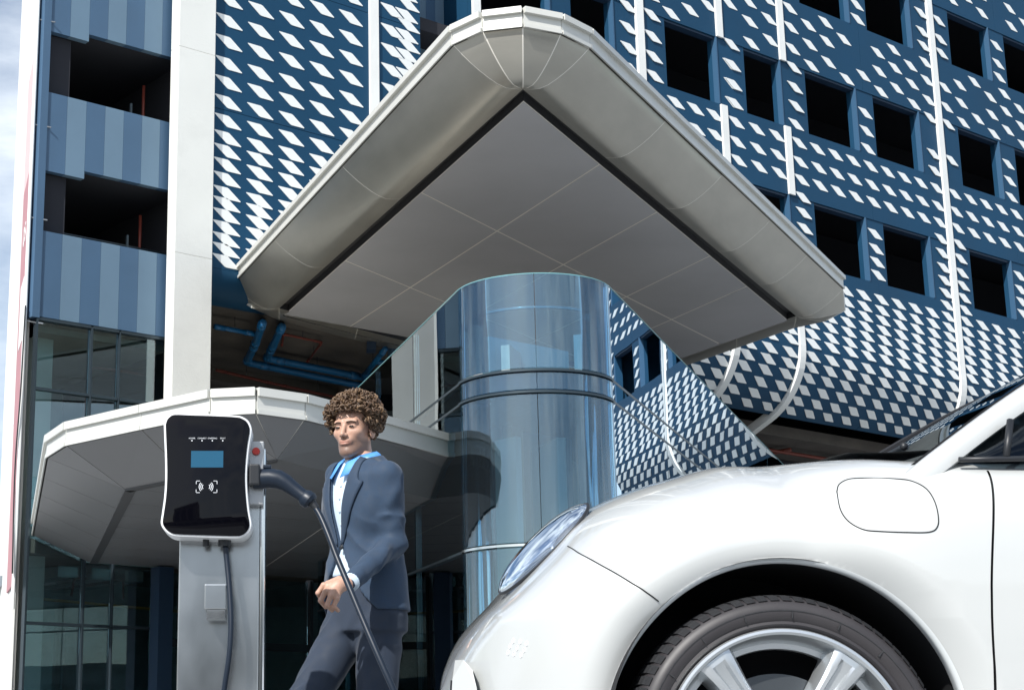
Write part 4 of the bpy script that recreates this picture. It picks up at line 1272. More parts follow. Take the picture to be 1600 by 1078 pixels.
# wheels
rub = mat('tyre_rubber', (.022, .023, .026), .62, var=.18, vscale=14, bump=.15, bscale=60)
rub2 = mat('tyre_sidewall', (.035, .032, .035), .5, var=.12, vscale=9)
alloy = mat('silver_alloy', (.62, .65, .67), .30, metal=.75)
alloy_d = mat('dark_machined_alloy', (.30, .33, .35), .35, metal=.7)  # darker alloy for the brake calipers and one light blade
rotor = mat('brake_rotor', (.10, .11, .12), .4, metal=.8)
WR = .325
def wheel(x, near=True):
    c = Vector((CX + x, CYY + (.045 if near else 2 * HW - .045), WR)); A = Vector((0, 1, 0)) if near else Vector((0, -1, 0))
    w = bpy.data.objects.new('wheel', None); COL.objects.link(w); w.parent = car; w.location = c - Vector(car.location)
    L = lambda g: ([(v[0] - c.x, v[1] - c.y, v[2] - c.z) for v in g[0]], g[1])
    add = lambda n, g, m, **kw: mk(n, L(g), m, w, local=True, **kw)
    add('tyre', lathe([(.246, .03), (.250, .018), (.262, .006), (.268, .0075), (.271, .0045), (.287, 0), (.302, .004), (.312, .014), (.3185, .030), (.3205, .05), (.3205, .10), (.316, .102), (.316, .110), (.3205, .112), (.3205, .165), (.315, .192), (.300, .212), (.28, .218), (.246, .19)], c, A, 120), (rub2), smooth=True, angle=40)
    e1 = Vector((1, 0, 0)); e2 = Vector((0, 0, 1))
    # tread blocks on the shoulder and across the crown
    pr = None
    n = 78
    for i in range(n):
        a = 2 * math.pi * i / n
        if pr is None:
            V = []
            da = math.pi / n * .74
            for (r_, h) in ((.3105, .0085), (.3215, .030), (.325, .052), (.325, .098), (.318, .098), (.312, .04)):
                for s_ in (-1, 1):
                    sk = (h - .05) * .22
                    V.append(tuple(e1 * (r_ * math.cos(s_ * da + sk)) + e2 * (r_ * math.sin(s_ * da + sk)) + A * h))
            m_ = 6
            Fc = [tuple(range(0, 12, 2)), tuple(range(11, 0, -2))] + [(2 * q, 2 * ((q + 1) % m_), 2 * ((q + 1) % m_) + 1, 2 * q + 1) for q in range(m_)]
            pr = mk('tread_block', (V, Fc), rub, w, local=True)
        else: inst(pr, w, (0, 0, 0), (0, a, 0))
    rim_ = add('rim', lathe([(.251, .020), (.254, .010), (.2515, .004), (.246, .003), (.241, .007), (.236, .022), (.230, .045), (.226, .060), (.215, .062), (.213, .070), (.219, .085), (.226, .19)], c, A, 120), alloy, smooth=True, angle=30)
    for kx in range(5):
        a = R(54 + 72 * kx)
        rd_ = e1 * math.cos(a) + e2 * math.sin(a); tn = -e1 * math.sin(a) + e2 * math.cos(a)
        V, Fc = [], []
        st = [(.238, .094, .014), (.225, .086, .013), (.205, .078, .014), (.17, .066, .019), (.13, .056, .024), (.09, .052, .028), (.05, .050, .030)]
        for ri, (r_, wd, h) in enumerate(st):
            gd = 0 if ri in (0, 1) else .010
            gw = .010
            prof = [(-.52, .060), (-.50, .020), (-.40, .004), (-.30, 0), (-.19, 0), (-.12, gd), (.12, gd), (.19, 0), (.30, 0), (.40, .004), (.50, .020), (.52, .060)]
            for q, hh in prof: V.append(tuple(c + rd_ * r_ + tn * (q * wd) + A * (h + hh)))
        for i in range(len(st) - 1):
            for q in range(11): Fc.append((12 * i + q, 12 * i + q + 1, 12 * (i + 1) + q + 1, 12 * (i + 1) + q))
        sp_ = add('spoke', (V, Fc), alloy, smooth=True, angle=28)
    add('hub_cap', lathe([(.0001, .020), (.05, .021), (.085, .026), (.105, .036), (.110, .05), (.11, .07)], c, A, 48), alloy, smooth=True, angle=40)
    add('brake_disc', lathe([(.06, .085), (.165, .085), (.165, .10), (.06, .10)], c, A, 64), rotor, smooth=True, angle=30)
    cal_ = add('brake_caliper', join(*[obox(c + e1 * (.165 * math.cos(R(150 + t))) + e2 * (.165 * math.sin(R(150 + t))) + A * .09, e1 * math.cos(R(150 + t)) + e2 * math.sin(R(150 + t)), -e1 * math.sin(R(150 + t)) + e2 * math.cos(R(150 + t)), A, .05, .035, .06) for t in (0, 11, 22, 33)]), alloy_d)
    add('wheel_barrel', lathe([(.221, .08), (.224, .19), (.10, .195), (.10, .105)], c, A, 64), liner, smooth=True, angle=30)
    # raised tick marks on the sidewall
    for i in range(18):
        a = 2 * math.pi * i / 18 + .1
        q = (e1 * math.cos(a) + e2 * math.sin(a))
        tt = -e1 * math.sin(a) + e2 * math.cos(a)
        add('sidewall_mark', obox(c + q * .281 + A * .0005, q, tt, A, .014, .0022, .0035), rub)
    add('sidewall_ring', lathe([(.2885, .001), (.2885, -.0012), (.2905, -.0012), (.2905, .001)], c, A, 120), rub, smooth=True, angle=30)
    return w
for x in (0, WB):
    wheel(x, True)
wheel(0, False); wheel(WB, False)
# cast photo outlines on the near flank
def cast(u, v, lift=.0):
    h = BV.ray_cast(CAM, ray(u, v).normalized())
    if h[0] is None: return None
    return h[0] - ray(u, v).normalized() * lift
def seam(name, pts, r=.0016, closed=False):
    P = [cast(u, v, .0009) for u, v in pts]; P = [p for p in P if p is not None]
    S = spline(P, 6)
    mk(name, tube(S, r, 6), gapm, car, smooth=True)
fz = [(820, 180), (830, 150), (870, 129), (940, 124), (1060, 127), (1130, 136), (1190, 166), (1225, 215), (1242, 275), (1240, 325), (1205, 349), (1100, 350), (1000, 346), (930, 338), (870, 305), (835, 255), (820, 180)]
seam('charge_flap_gap', [(1000 + x * .375, 700 + y * .375) for x, y in fz], .0013)
seam('bumper_gap', [(887, 853), (896, 858), (905, 864), (922, 873), (940, 883), (960, 894), (980, 906), (988, 911), (995, 915), (1003, 920), (1010, 925), (1020, 932), (1029, 939)], .0014)
# headlamp: oval lens standing proud of the corner
h0, h1, hm = cast(800, 921), cast(924, 800), cast(862, 868)
nrm = None
h = BV.find_nearest(hm); nv = h[1]
nv = nv if nv.dot(CAM - hm) > 0 else -nv
Lx = (h1 - h0); half = Lx.length / 2 * 1.12; Lx.normalize()
nv = (nv + Vector((-.75, -.1, .25))).normalized(); nv = (nv - Lx * nv.dot(Lx)).normalized(); Sx = Lx.cross(nv)
hcn = (h0 + h1) / 2 + Vector((-.012, .02, .004))
def lens(sc_l, sc_s, depth, off, n=40, m=14):
    V, Fc = [], []
    for i in range(m + 1):
        t = i / m * math.pi / 2
        for kx in range(n):
            a = 2 * math.pi * kx / n
            ca, sa = math.cos(a), math.sin(a)
            q = abs(ca) ** .85 * (1 if ca > 0 else -1); w_ = abs(sa) ** .95 * (1 if sa > 0 else -1)
            V.append(tuple(hcn + Lx * (q * sc_l * math.cos(t)) + Sx * (w_ * sc_s * math.cos(t)) + nv * (off + depth * math.sin(t))))
    for i in range(m):
        for kx in range(n): Fc.append((i * n + kx, i * n + (kx + 1) % n, (i + 1) * n + (kx + 1) % n, (i + 1) * n + kx))
    return V, Fc
lens_m = glass('headlamp_lens', (.93, .96, 1.0), 1.2, .10)
refl_m = mat('headlamp_reflector', (.55, .60, .66), .12, metal=1.0)
hl = mk('headlamp', lens(half, half * .62, .036, .004), lens_m, car, smooth=True)
mk('reflector_bowl', lens(half * .96, half * .58, .010, -.004), mat('headlamp_bowl', (.16, .19, .24), .25, metal=.6), hl, smooth=True)
mk('projector', lens(half * .34, half * .30, .024, .004), refl_m, hl, smooth=True)
bzl = []
for kx in range(41):
    a = 2 * math.pi * kx / 40; ca, sa = math.cos(a), math.sin(a)
    bzl.append(hcn + Lx * (abs(ca) ** .85 * (1 if ca > 0 else -1) * half) + Sx * (abs(sa) ** .95 * (1 if sa > 0 else -1) * half * .62) + nv * .005)
mk('bezel', tube(bzl, .0042, 8, caps=False), black_m, hl, smooth=True)
drl = [hcn + Lx * (half * t) + Sx * (half * (.30 - .25 * t * t)) + nv * .026 for t in [-.75 + 1.5 * i / 16 for i in range(17)]]
mk('light_blade', tube(drl, .0035, 8), refl_m, hl, smooth=True)
drl = [hcn + Lx * (half * t) - Sx * (half * (.12 - .1 * t * t)) + nv * .024 for t in [-.7 + 1.5 * i / 16 for i in range(17)]]
mk('light_blade', tube(drl, .003, 8), alloy_d, hl, smooth=True)
# pressed hexagonal dimples on the bumper corner
dm = mat('pressed_dimple', (.70, .72, .73), .3, coat=.8)
c0 = (808, 1012)
for i, (du, dv) in enumerate(((0, 0), (11, 3), (-11, -3), (5, -10), (-6, -11), (6, 11), (-5, 9), (15, -7), (-14, 7))):
    p = cast(c0[0] + du, c0[1] + dv)
    n_ = BV.find_nearest(p)[1]; n_ = n_ if n_.dot(CAM - p) > 0 else -n_
    mk('bumper_dimple', lathe([(.0066, -.001), (.0060, .0012), (.0045, .0012), (.003, -.0004), (.0001, -.0012)], p, n_, 6), dm, car, smooth=True, angle=40)
# bumper blade at the lower front corner
q0 = at(722, 1060, 3.95)
fin = []
mk('bumper_blade', ([*[tuple(at(u, v, Y)) for u, v, Y in ((711, 1031, 3.86), (724, 1030, 3.84), (738, 1046, 3.82), (745, 1075, 3.80), (752, 1140, 3.78), (703, 1140, 3.88), (707, 1060, 3.88))],
                     *[tuple(at(u, v, Y) + Vector((.02, .16, 0))) for u, v, Y in ((711, 1031, 3.86), (724, 1030, 3.84), (738, 1046, 3.82), (745, 1075, 3.80), (752, 1140, 3.78), (703, 1140, 3.88), (707, 1060, 3.88))]],
                    [tuple(range(7)), tuple(range(13, 6, -1))] + [(i, 7 + i, 7 + (i + 1) % 7, (i + 1) % 7) for i in range(7)]), paint, car)
mk('bumper_grille', slab([at(704, 1062, 3.90), at(708, 1062, 3.90), at(704, 1140, 3.90), at(699, 1140, 3.90)], (.05, .3, 0)), black_m, car)
# greenhouse: rails, roof, screens, side glass
cg = glass('car_glass', (.10, .14, .17), .55, .03)
def CW(x, y, z): return Vector((CX + x, CYY + y, z))
railp = [(.26, .075, .85), (.365, .085, .93), (.58, .150, 1.075), (.85, .20, 1.235), (1.12, .235, 1.365), (1.5, .265, 1.475), (2.0, .27, 1.50), (2.5, .25, 1.42), (2.85, .22, 1.25), (3.05, .19, 1.0)]
rs_ = spline(railp, 8)
def mir(p): return Vector((p.x, 2 * HW - p.y, p.z))
rails = {}
for side in (0, 1):
    V, Fc = [], []
    for i, p in enumerate(rs_):
        p = Vector(p); t = (Vector(rs_[min(i + 1, len(rs_) - 1)]) - Vector(rs_[max(0, i - 1)])).normalized()
        up_ = Vector((-t.z, 0, t.x)).normalized()
        for oy, ou in ((.0, -.026), (-.010, -.022), (-.014, -.002), (-.004, .018), (.014, .024), (.045, .020), (.045, -.022)):
            q = p + Vector((0, oy, 0)) + up_ * ou
            q = q if not side else mir(q)
            V.append(CW(*q))
    m_ = 7
    for i in range(len(rs_) - 1):
        for q in range(m_): Fc.append((m_ * i + q, m_ * i + (q + 1) % m_, m_ * (i + 1) + (q + 1) % m_, m_ * (i + 1) + q))
    pil = mk('roof_pillar', (V, Fc), paint, car, smooth=True, angle=50)
    V2_, F2_ = [], []
    for i, p in enumerate(rs_):
        p = Vector(p); t = (Vector(rs_[min(i + 1, len(rs_) - 1)]) - Vector(rs_[max(0, i - 1)])).normalized()
        up_ = Vector((-t.z, 0, t.x)).normalized()
        for oy, ou in ((.047, .026), (.085, .022), (.085, -.03), (.047, -.026)):
            q = p + Vector((0, oy, 0)) + up_ * ou; V2_.append(CW(*(q if not side else mir(q))))
    for i in range(len(rs_) - 1):
        for q in range(4): F2_.append((4 * i + q, 4 * i + (q + 1) % 4, 4 * (i + 1) + (q + 1) % 4, 4 * (i + 1) + q))
    mk('pillar_trim', (V2_, F2_), liner, pil, smooth=True, angle=40)
def ruled(pts_a, pts_b, bulge, n=14, up=(0, 0, 1)):
    V, Fc = [], []; up = Vector(up)
    for a, b in zip(pts_a, pts_b):
        for k_ in range(n + 1):
            t = k_ / n; p = Vector(a).lerp(Vector(b), t) + up * (bulge * 4 * t * (1 - t)); V.append(CW(*p))
    for i in range(len(pts_a) - 1):
        for k_ in range(n): Fc.append((i * (n + 1) + k_, i * (n + 1) + k_ + 1, (i + 1) * (n + 1) + k_ + 1, (i + 1) * (n + 1) + k_))
    return V, Fc
iw = 36
ws_a = [Vector(p) + Vector((-.008, .09, .008)) for p in rs_[:iw]]
mk('windscreen', ruled(ws_a, [mir(p) for p in ws_a], .014, up=(-.75, 0, .65)), cg, car, smooth=True)
rf_a = [Vector(p) + Vector((0, .04, .022)) for p in rs_[iw - 1:58]]
mk('roof', ruled(rf_a, [mir(p) for p in rf_a], .06), paint, car, smooth=True)
rw_a = [Vector(p) + Vector((0.01, .04, .01)) for p in rs_[57:]]
mk('rear_window', ruled(rw_a, [mir(p) for p in rw_a], .05, up=(.7, 0, .6)), cg, car, smooth=True)
cowl = mat('black_cowl', (.01, .012, .014), .5)
for side in (0, 1):
    V, Fc = [], []
    pts_ = [Vector(p) for p in rs_ if p[0] > .41 and p[0] < 3.0]
    for p in pts_:
        zb = .935; yb = .065
        tpt = p + Vector((0, .012, -.03)); bpt = Vector((p.x, yb, min(zb, tpt.z - .002)))
        for k_ in range(7):
            q = bpt.lerp(tpt, k_ / 6); q.y -= .012 * math.sin(math.pi * k_ / 6)
            V.append(CW(*(q if not side else mir(q))))
    for i in range(len(pts_) - 1):
        for k_ in range(6): Fc.append((i * 7 + k_, (i + 1) * 7 + k_, (i + 1) * 7 + k_ + 1, i * 7 + k_ + 1))
    sg = mk('side_window', (V, Fc), cg, car, smooth=True)
    # sill trim and divider bar
    st_ = [CW(*(v if not side else mir(v))) for v in (Vector((.40, .068, .930)), Vector((.9, .060, .936)), Vector((2.0, .06, .94)), Vector((2.95, .10, .965)))]
    mk('window_trim', tube(spline(st_, 6), .006, 8), black_m, car, smooth=True)
    d0, d1_ = Vector((.50, .068, .935)), Vector((.53, .10, 1.02))
    mk('window_divider', tube([CW(*(d0 if not side else mir(d0))), CW(*(d1_ if not side else mir(d1_)))], .008, 8), black_m, car, smooth=True)
    m0 = [Vector((.55, -.02, 1.04)), Vector((.56, -.12, 1.06))]
mk('cowl_panel', ruled([(.24, .30, .985), (.31, .24, .975), (.40, .14, .965)], [(.24, 1.5, .985), (.31, 1.56, .975), (.40, 1.66, .965)], .03), cowl, car, smooth=True)
wp = [CW(.34, .22, .985), CW(.40, .40, 1.012), CW(.46, .8, 1.04)]
mk('wiper_arm', tube(spline(wp, 6), .009, 8), black_m, car, smooth=True)
mk('dashboard', to_w(box((.55, .2, .9), (.95, 1.6, 1.02))), liner, car)
for yy in (.45, 1.2):
    mk('front_seat', to_w(join(bbox((1.15, yy - .22, .45), (1.7, yy + .24, .60), .04), bbox((1.6, yy - .22, .55), (1.78, yy + .24, 1.2), .05), bbox((1.62, yy - .12, 1.22), (1.74, yy + .14, 1.38), .03))), liner, car, smooth=True, angle=40)
# ------------------------------------------------------------------ walking man, grown from distance fields
def nets(fn, lo, hi, h):
    """surface nets: closed mesh of fn = 0 inside the box"""
    lo = np.array(lo, float); hi = np.array(hi, float)
    n = np.ceil((hi - lo) / h).astype(int) + 1
    ax = [lo[i] + h * np.arange(n[i]) for i in range(3)]
    X, Y, Z = np.meshgrid(*ax, indexing='ij')
    Fv = fn(X, Y, Z)
    neg = Fv < 0
    c = [np.zeros([n[0] - 1, n[1] - 1, n[2] - 1]) for _ in range(3)]; cnt = np.zeros_like(c[0])
    def sl(o): return tuple(slice(o[i], n[i] - 1 + o[i]) for i in range(3))
    cor = [(a, b, d) for a in (0, 1) for b in (0, 1) for d in (0, 1)]
    for p in cor:
        for axis in range(3):
            if p[axis]: continue
            q = list(p); q[axis] = 1
            f0, f1 = Fv[sl(p)], Fv[sl(tuple(q))]
            m = (f0 < 0) != (f1 < 0)
            t = np.where(m, f0 / np.where(m, f0 - f1, 1), 0)
            for k_ in range(3):
                c[k_] += np.where(m, p[k_] + (t if k_ == axis else 0), 0)
            cnt += m
    act = cnt > 0
    idx = -np.ones(act.shape, int); idx[act] = np.arange(act.sum())
    I = np.argwhere(act)
    V = np.stack([lo[k_] + h * (I[:, k_] + c[k_][act] / cnt[act]) for k_ in range(3)], 1)
    faces = []
    for axis in range(3):
        u, v = [(1, 2), (2, 0), (0, 1)][axis]
        s0 = [slice(1, n[i] - 1) for i in range(3)]; s0[axis] = slice(0, n[axis] - 1)
        s1 = list(s0); s1[axis] = slice(1, n[axis])
        a, b = neg[tuple(s0)], neg[tuple(s1)]
        E_ = np.argwhere(a != b)
        if not len(E_): continue
        flip = a[tuple(E_.T)]
        base = E_.copy(); base[:, u] += 1; base[:, v] += 1
        def g(du, dv):
            q = base.copy(); q[:, u] -= du; q[:, v] -= dv; return idx[tuple(q.T)]
        q = np.stack([g(0, 0), g(1, 0), g(1, 1), g(0, 1)], 1)
        q[~flip] = q[~flip][:, ::-1]
        faces.append(q)
    return V, np.concatenate(faces)
def smin(a, b, k):
    h = np.clip(.5 + .5 * (b - a) / k, 0, 1); return b + (a - b) * h - k * h * (1 - h)
def cone(X, Y, Z, a, b, r0, r1):
    a = np.array(a, float); b = np.array(b, float); d = b - a; L2 = d @ d
    t = np.clip(((X - a[0]) * d[0] + (Y - a[1]) * d[1] + (Z - a[2]) * d[2]) / L2, 0, 1)
    return np.sqrt((X - a[0] - t * d[0]) ** 2 + (Y - a[1] - t * d[1]) ** 2 + (Z - a[2] - t * d[2]) ** 2) - (r0 + (r1 - r0) * t)
def ell(X, Y, Z, c, r):
    k0 = np.sqrt(((X - c[0]) / r[0]) ** 2 + ((Y - c[1]) / r[1]) ** 2 + ((Z - c[2]) / r[2]) ** 2)
    return (k0 - 1) * min(r)
def sph(X, Y, Z, c, r): return np.sqrt((X - c[0]) ** 2 + (Y - c[1]) ** 2 + (Z - c[2]) ** 2) - r

YM = 6.7
root = at(578, 1000, YM); root.z = 0
MR = np.array(root)
def mp(u, v, dy=0.0): return np.array(at(u, v, YM + dy)) - MR
tf = np.array([-.80, -.60, 0]); tlft = np.array([.60, -.80, 0])       # torso forward, his left
lev = [(708, .070, .065, 566, .01), (722, .105, .085, 567, .005), (735, .165, .098, 567, 0), (752, .198, .112, 566, 0), (795, .198, .128, 567, 0), (850, .168, .116, 569, 0), (900, .186, .132, 571, 0), (962, .200, .142, 573, 0), (985, .202, .144, 573, 0)]
LZ = np.array([mp(570, l[0])[2] for l in lev])[::-1]
LA = np.array([l[1] for l in lev])[::-1]; LB = np.array([l[2] for l in lev])[::-1]
LXc = np.array([mp(l[3], l[0])[0] for l in lev])[::-1]
def torso(X, Y, Z, grow=0.0, fold=0.0):
    sh_ = Z.shape; z = Z.ravel()
    a = pch(z, LZ, LA).reshape(sh_) + grow; b = pch(z, LZ, LB).reshape(sh_) + grow; cx_ = pch(z, LZ, LXc).reshape(sh_)
    dx_, dy_ = X - cx_, Y
    l = dx_ * tlft[0] + dy_ * tlft[1]; f = dx_ * tf[0] + dy_ * tf[1]
    k0 = (np.abs(l / a) ** 2.3 + np.abs(f / b) ** 2.3) ** (1 / 2.3)
    return (k0 - 1) * np.minimum(a, b), l, f
ZB, ZTOP, ZHEM = mp(533, 856)[2], mp(540, 716)[2], mp(600, 960)[2]
sh_l = mp(604, 745, -.15); el_l = mp(616, 846, -.14); wr_l = mp(553, 905, -.34)
sh_r = mp(530, 744, .16); el_r = mp(560, 840, .30); wr_r = mp(590, 900, .36)
rs = np.random.RandomState(3)
WV = [(rs.randn(3) * 14, rs.rand() * 6.28) for _ in range(10)]
def crumple(X, Y, Z, amp):
    o = 0
    for w_, ph in WV: o = o + np.sin(X * w_[0] + Y * w_[1] + Z * w_[2] * 1.6 + ph)
    return o * amp / 5
def arm(X, Y, Z, S, E_, W_, r=(.060, .049, .048, .038)):
    d = cone(X, Y, Z, S, E_, r[0], r[1]); d2 = cone(X, Y, Z, E_, W_, r[1], r[3])
    d = smin(d, d2, .02)
    # sleeve folds: rings round the elbow and along both lengths
    for A_, B_, amp, fr in ((S, E_, .0042, 40), (E_, W_, .0045, 52)):
        A_ = np.array(A_); B_ = np.array(B_); dd = (B_ - A_) / np.linalg.norm(B_ - A_)
        t = (X - A_[0]) * dd[0] + (Y - A_[1]) * dd[1] + (Z - A_[2]) * dd[2]
        L_ = np.linalg.norm(B_ - A_)
        w_ = np.exp(-((t - (L_ * .82 if A_ is not E_ and amp < .0043 else L_ * .22)) / .10) ** 2) + .25
        inr = (t > -.02) & (t < L_ + .03)
        ph_ = fr * t + 16 * X - 19 * Y + 2.2 * np.sin(17 * Z + 9 * X)
        d = d + np.where(inr, amp * 2.2 * (np.abs(np.sin(ph_ * .5)) ** .7 - .6) * w_, 0)
    return d
def vopen(l, f, Z):
    """front opening of the jacket: V above the button, cut-away below"""
    up_ = np.clip((Z - ZB) / (ZTOP - ZB), 0, 1.2); dn = np.clip((ZB - Z) / (ZB - ZHEM), 0, 1.3)
    hw = np.where(Z > ZB, .012 + .070 * up_, .010 + .165 * dn ** 1.2)
    return np.where(f > 0.02, np.abs(l + .004) - hw, .1)
def jacket(X, Y, Z):
    d, l, f = torso(X, Y, Z)
    d = d + crumple(X, Y, Z, .0045)
    zw = Z - mp(560, 850)[2]
    d = d + .009 * (np.abs(np.sin(26 * zw + 20 * l + 1.8 * np.sin(14 * l))) ** .7 - .6) * np.exp(-(zw / .09) ** 2) * (np.abs(l) > .03)
    d = smin(d, cone(X, Y, Z, sh_l * .94 + np.array([0, 0, .01]), sh_l, .058, .062), .03)
    d = np.maximum(d, Z - mp(560, 717)[2] - .25 * (-f) )
    d = np.maximum(d, ZHEM - Z + .05 * l)
    d = np.maximum(d, -np.maximum(vopen(l, f, Z), -(d + .035)))
    d = smin(d, arm(X, Y, Z, sh_l, el_l, wr_l), .022)
    d = smin(d, arm(X, Y, Z, sh_r, el_r, wr_r), .022)
    return d
cloth_j = mat('slate_blue_suit_cloth', (.020, .043, .082), .78, var=.10, vscale=30, bump=.12, bscale=260, sheen=.1)
cloth_l = mat('navy_lapel_cloth', (.018, .038, .073), .75, var=.08, vscale=30, bump=.1, bscale=260, sheen=.08)
cloth_t = mat('navy_trouser_cloth', (.017, .028, .050), .8, var=.10, vscale=26, bump=.12, bscale=240, sheen=.08)
shirt_m = mat('pale_blue_shirt', (.56, .68, .80), .7, var=.04, vscale=60)
collar_m = mat('blue_collar', (.10, .33, .74), .6)
wrinkle(cloth_j, 7.0, .035, (1.0, 1.0, .55)); wrinkle(cloth_t, 6.0, .040, (1.0, 1.0, .8))
skin = mat('skin', (.50, .30, .22), .48, var=.07, vscale=26, bump=.06, bscale=160)
skin.node_tree.nodes['Principled BSDF'].inputs['Subsurface Weight'].default_value = .12
skin.node_tree.nodes['Principled BSDF'].inputs['Subsurface Radius'].default_value = (.01, .004, .002)
man = thing('person', 'man in blue suit with curly brown hair walking past the charging post', 'person', (root.x, root.y, 0))
def pm(name, vf, m, parent=man, smooth=True):
    V, Fc = vf
    return mk(name, ([tuple(v) for v in V], [tuple(int(i) for i in f) for f in Fc]), m, parent, smooth=smooth, local=True)
def relax(V, Fc, it=2, lam=.4):
    V = np.array(V, float); Fc = np.array(Fc)
    for _ in range(it):
        acc = np.zeros_like(V); cnt = np.zeros(len(V))
        for a, b in ((0, 1), (1, 2), (2, 3), (3, 0)):
            np.add.at(acc, Fc[:, a], V[Fc[:, b]]); np.add.at(cnt, Fc[:, a], 1)
            np.add.at(acc, Fc[:, b], V[Fc[:, a]]); np.add.at(cnt, Fc[:, b], 1)
        V = V + lam * (acc / cnt[:, None] - V)
    return V, Fc
pm('jacket', relax(*nets(jacket, (-.36, -.50, ZHEM - .04), (.34, .48, ZTOP + .05), .0062), 1), cloth_j)
# shirt front under the jacket
def shirt(X, Y, Z):
    d, l, f = torso(X, Y, Z, -.013)
    d = np.maximum(d, Z - mp(560, 719)[2]); return np.maximum(d, mp(560, 903)[2] - Z)
pm('shirt', relax(*nets(shirt, (-.26, -.26, .80), (.26, .26, ZTOP + .03), .009), 1), shirt_m)
def on_torso(l, z, off):
    z_ = np.array([z]); a = pch(z_, LZ, LA)[0]; b = pch(z_, LZ, LB)[0]; cx_ = pch(z_, LZ, LXc)[0]
    f = b * max(0.02, 1 - abs(l / a) ** 2.3) ** (1 / 2.3) + off
    return np.array([cx_, 0, z]) + tlft * l + tf * f
def lapel(sg):
    V, Fc = [], []; n = 26; m = 6
    for i in range(n + 1):
        t = i / n; z = ZB + .004 + (ZTOP - .012 - ZB) * t
        h0 = .010 + .066 * t
        wd = .012 + .066 * min(1, t / .66) if t < .70 else (.058 if t < .74 else .052 - .03 * (t - .74) / .26)
        for j in range(m + 1):
            q = j / m
            V.append(on_torso(sg * (h0 + wd * q) - .004, z - (.010 * q if t > .70 else 0), .0075 + .004 * math.sin(math.pi * q) - .0025 * q))
    for i in range(n):
        for j in range(m):
            f = (i * (m + 1) + j, i * (m + 1) + j + 1, (i + 1) * (m + 1) + j + 1, (i + 1) * (m + 1) + j)
            Fc.append(f if sg > 0 else f[::-1])
    return V, Fc
for sg in (1, -1):
    o_ = pm('lapel', lapel(sg), cloth_l)
    sol = o_.modifiers.new('thickness', 'SOLIDIFY'); sol.thickness = .0035; sol.offset = 0
bt = on_torso(.012, ZB - .006, .010)
pm('jacket_button', lathe([(.0001, .003), (.008, .003), (.010, .001), (.010, -.002)], bt, Vector(tf), 16), black_m)
for k_ in range(5):
    b_ = on_torso(-.004, ZTOP - .07 - k_ * .052, -.010)
    pm('shirt_button', lathe([(.0001, .002), (.0045, .002), (.005, 0)], b_, Vector(tf), 12), shirt_m)
# head frame
hcW = mp(553, 671, .0)
hy = R(27)
hf = np.array([-math.sin(hy), -math.cos(hy), -.03]); hf /= np.linalg.norm(hf); hl_ = np.array([-math.cos(hy), math.sin(hy), -.02]); hl_ -= hf * (hl_ @ hf); hl_ /= np.linalg.norm(hl_); hu = np.cross(hl_, hf)
HM = np.stack([hl_, hf, hu], 1)                                       # head local -> man local
def to_head(V): return np.array(V) @ HM.T + hcW
nbase = np.linalg.inv(HM) @ (mp(563, 728, .015) - hcW)
def headsdf(X, Y, Z):
    d = ell(X, Y, Z, (0, -.014, .034), (.074, .096, .086))
    d = smin(d, ell(X, Y, Z, (0, .030, -.042), (.052, .062, .082)), .03)
    A = np.abs(X)
    d = smin(d, cone(A, Y, Z, (.047, -.006, -.052), (.016, .068, -.102), .016, .016), .022)
    d = smin(d, sph(X, Y, Z, (0, .074, -.100), .020), .016)
    d = smin(d, ell(A, Y, Z, (.040, .056, -.022), (.022, .024, .019)), .02)
    d = smin(d, cone(A, Y, Z, (.008, .086, .020), (.042, .074, .021), .010, .009), .012)
    d = -smin(-d, sph(A, Y, Z, (.031, .106, -.001), .0165), .012)
    d = smin(d, ell(A, Y, Z, (.031, .077, -.001), (.0155, .0125, .0105)), .004)
    d = smin(d, cone(X, Y, Z, (0, .086, .012), (0, .112, -.034), .0075, .0105), .009)
    d = smin(d, sph(A, Y, Z, (.0105, .101, -.037), .0085), .006)
    d = smin(d, ell(X, Y, Z, (0, .086, -.063), (.026, .012, .014)), .012)
    d = smin(d, ell(X, Y, Z, (0, .0965, -.0615), (.020, .0065, .0042)), .004)
    d = smin(d, ell(X, Y, Z, (0, .0955, -.0715), (.017, .0070, .0050)), .004)
    d = np.maximum(d, -ell(X, Y, Z, (0, .104, -.0665), (.021, .006, .0014)))
    er = ell(A, Y + .3 * (A - .075), Z, (.077, -.012, -.012), (.0085, .021, .032))
    er = np.maximum(er, -ell(A, Y, Z, (.086, -.010, -.008), (.007, .012, .020)))
    d = smin(d, er, .007)
    d = smin(d, cone(X, Y, Z, (0, -.022, -.05), tuple(nbase), .054, .060), .025)
    return d
Vh, Fh = nets(headsdf, (-.105, -.125, -.235), (.105, .14, .135), .0031)
Vh, Fh = relax(Vh, Fh, 1, .3)
def stub(V):
    x, y, z = V.T
    jaw = np.clip((-.040 - z) / .02, 0, 1) * np.clip((z + .135) / .02, 0, 1) * np.clip((y + .012) / .02, 0, 1)
    lip = np.exp(-((x / .024) ** 2 + ((z + .0665) / .010) ** 2)) * (y > .085)
    mus = np.exp(-((x / .030) ** 2 + ((z + .052) / .006) ** 2)) * (y > .08)
    return np.clip(np.maximum(jaw * (1 - lip), mus * .9), 0, 1), lip
st_, lp_ = stub(Vh)
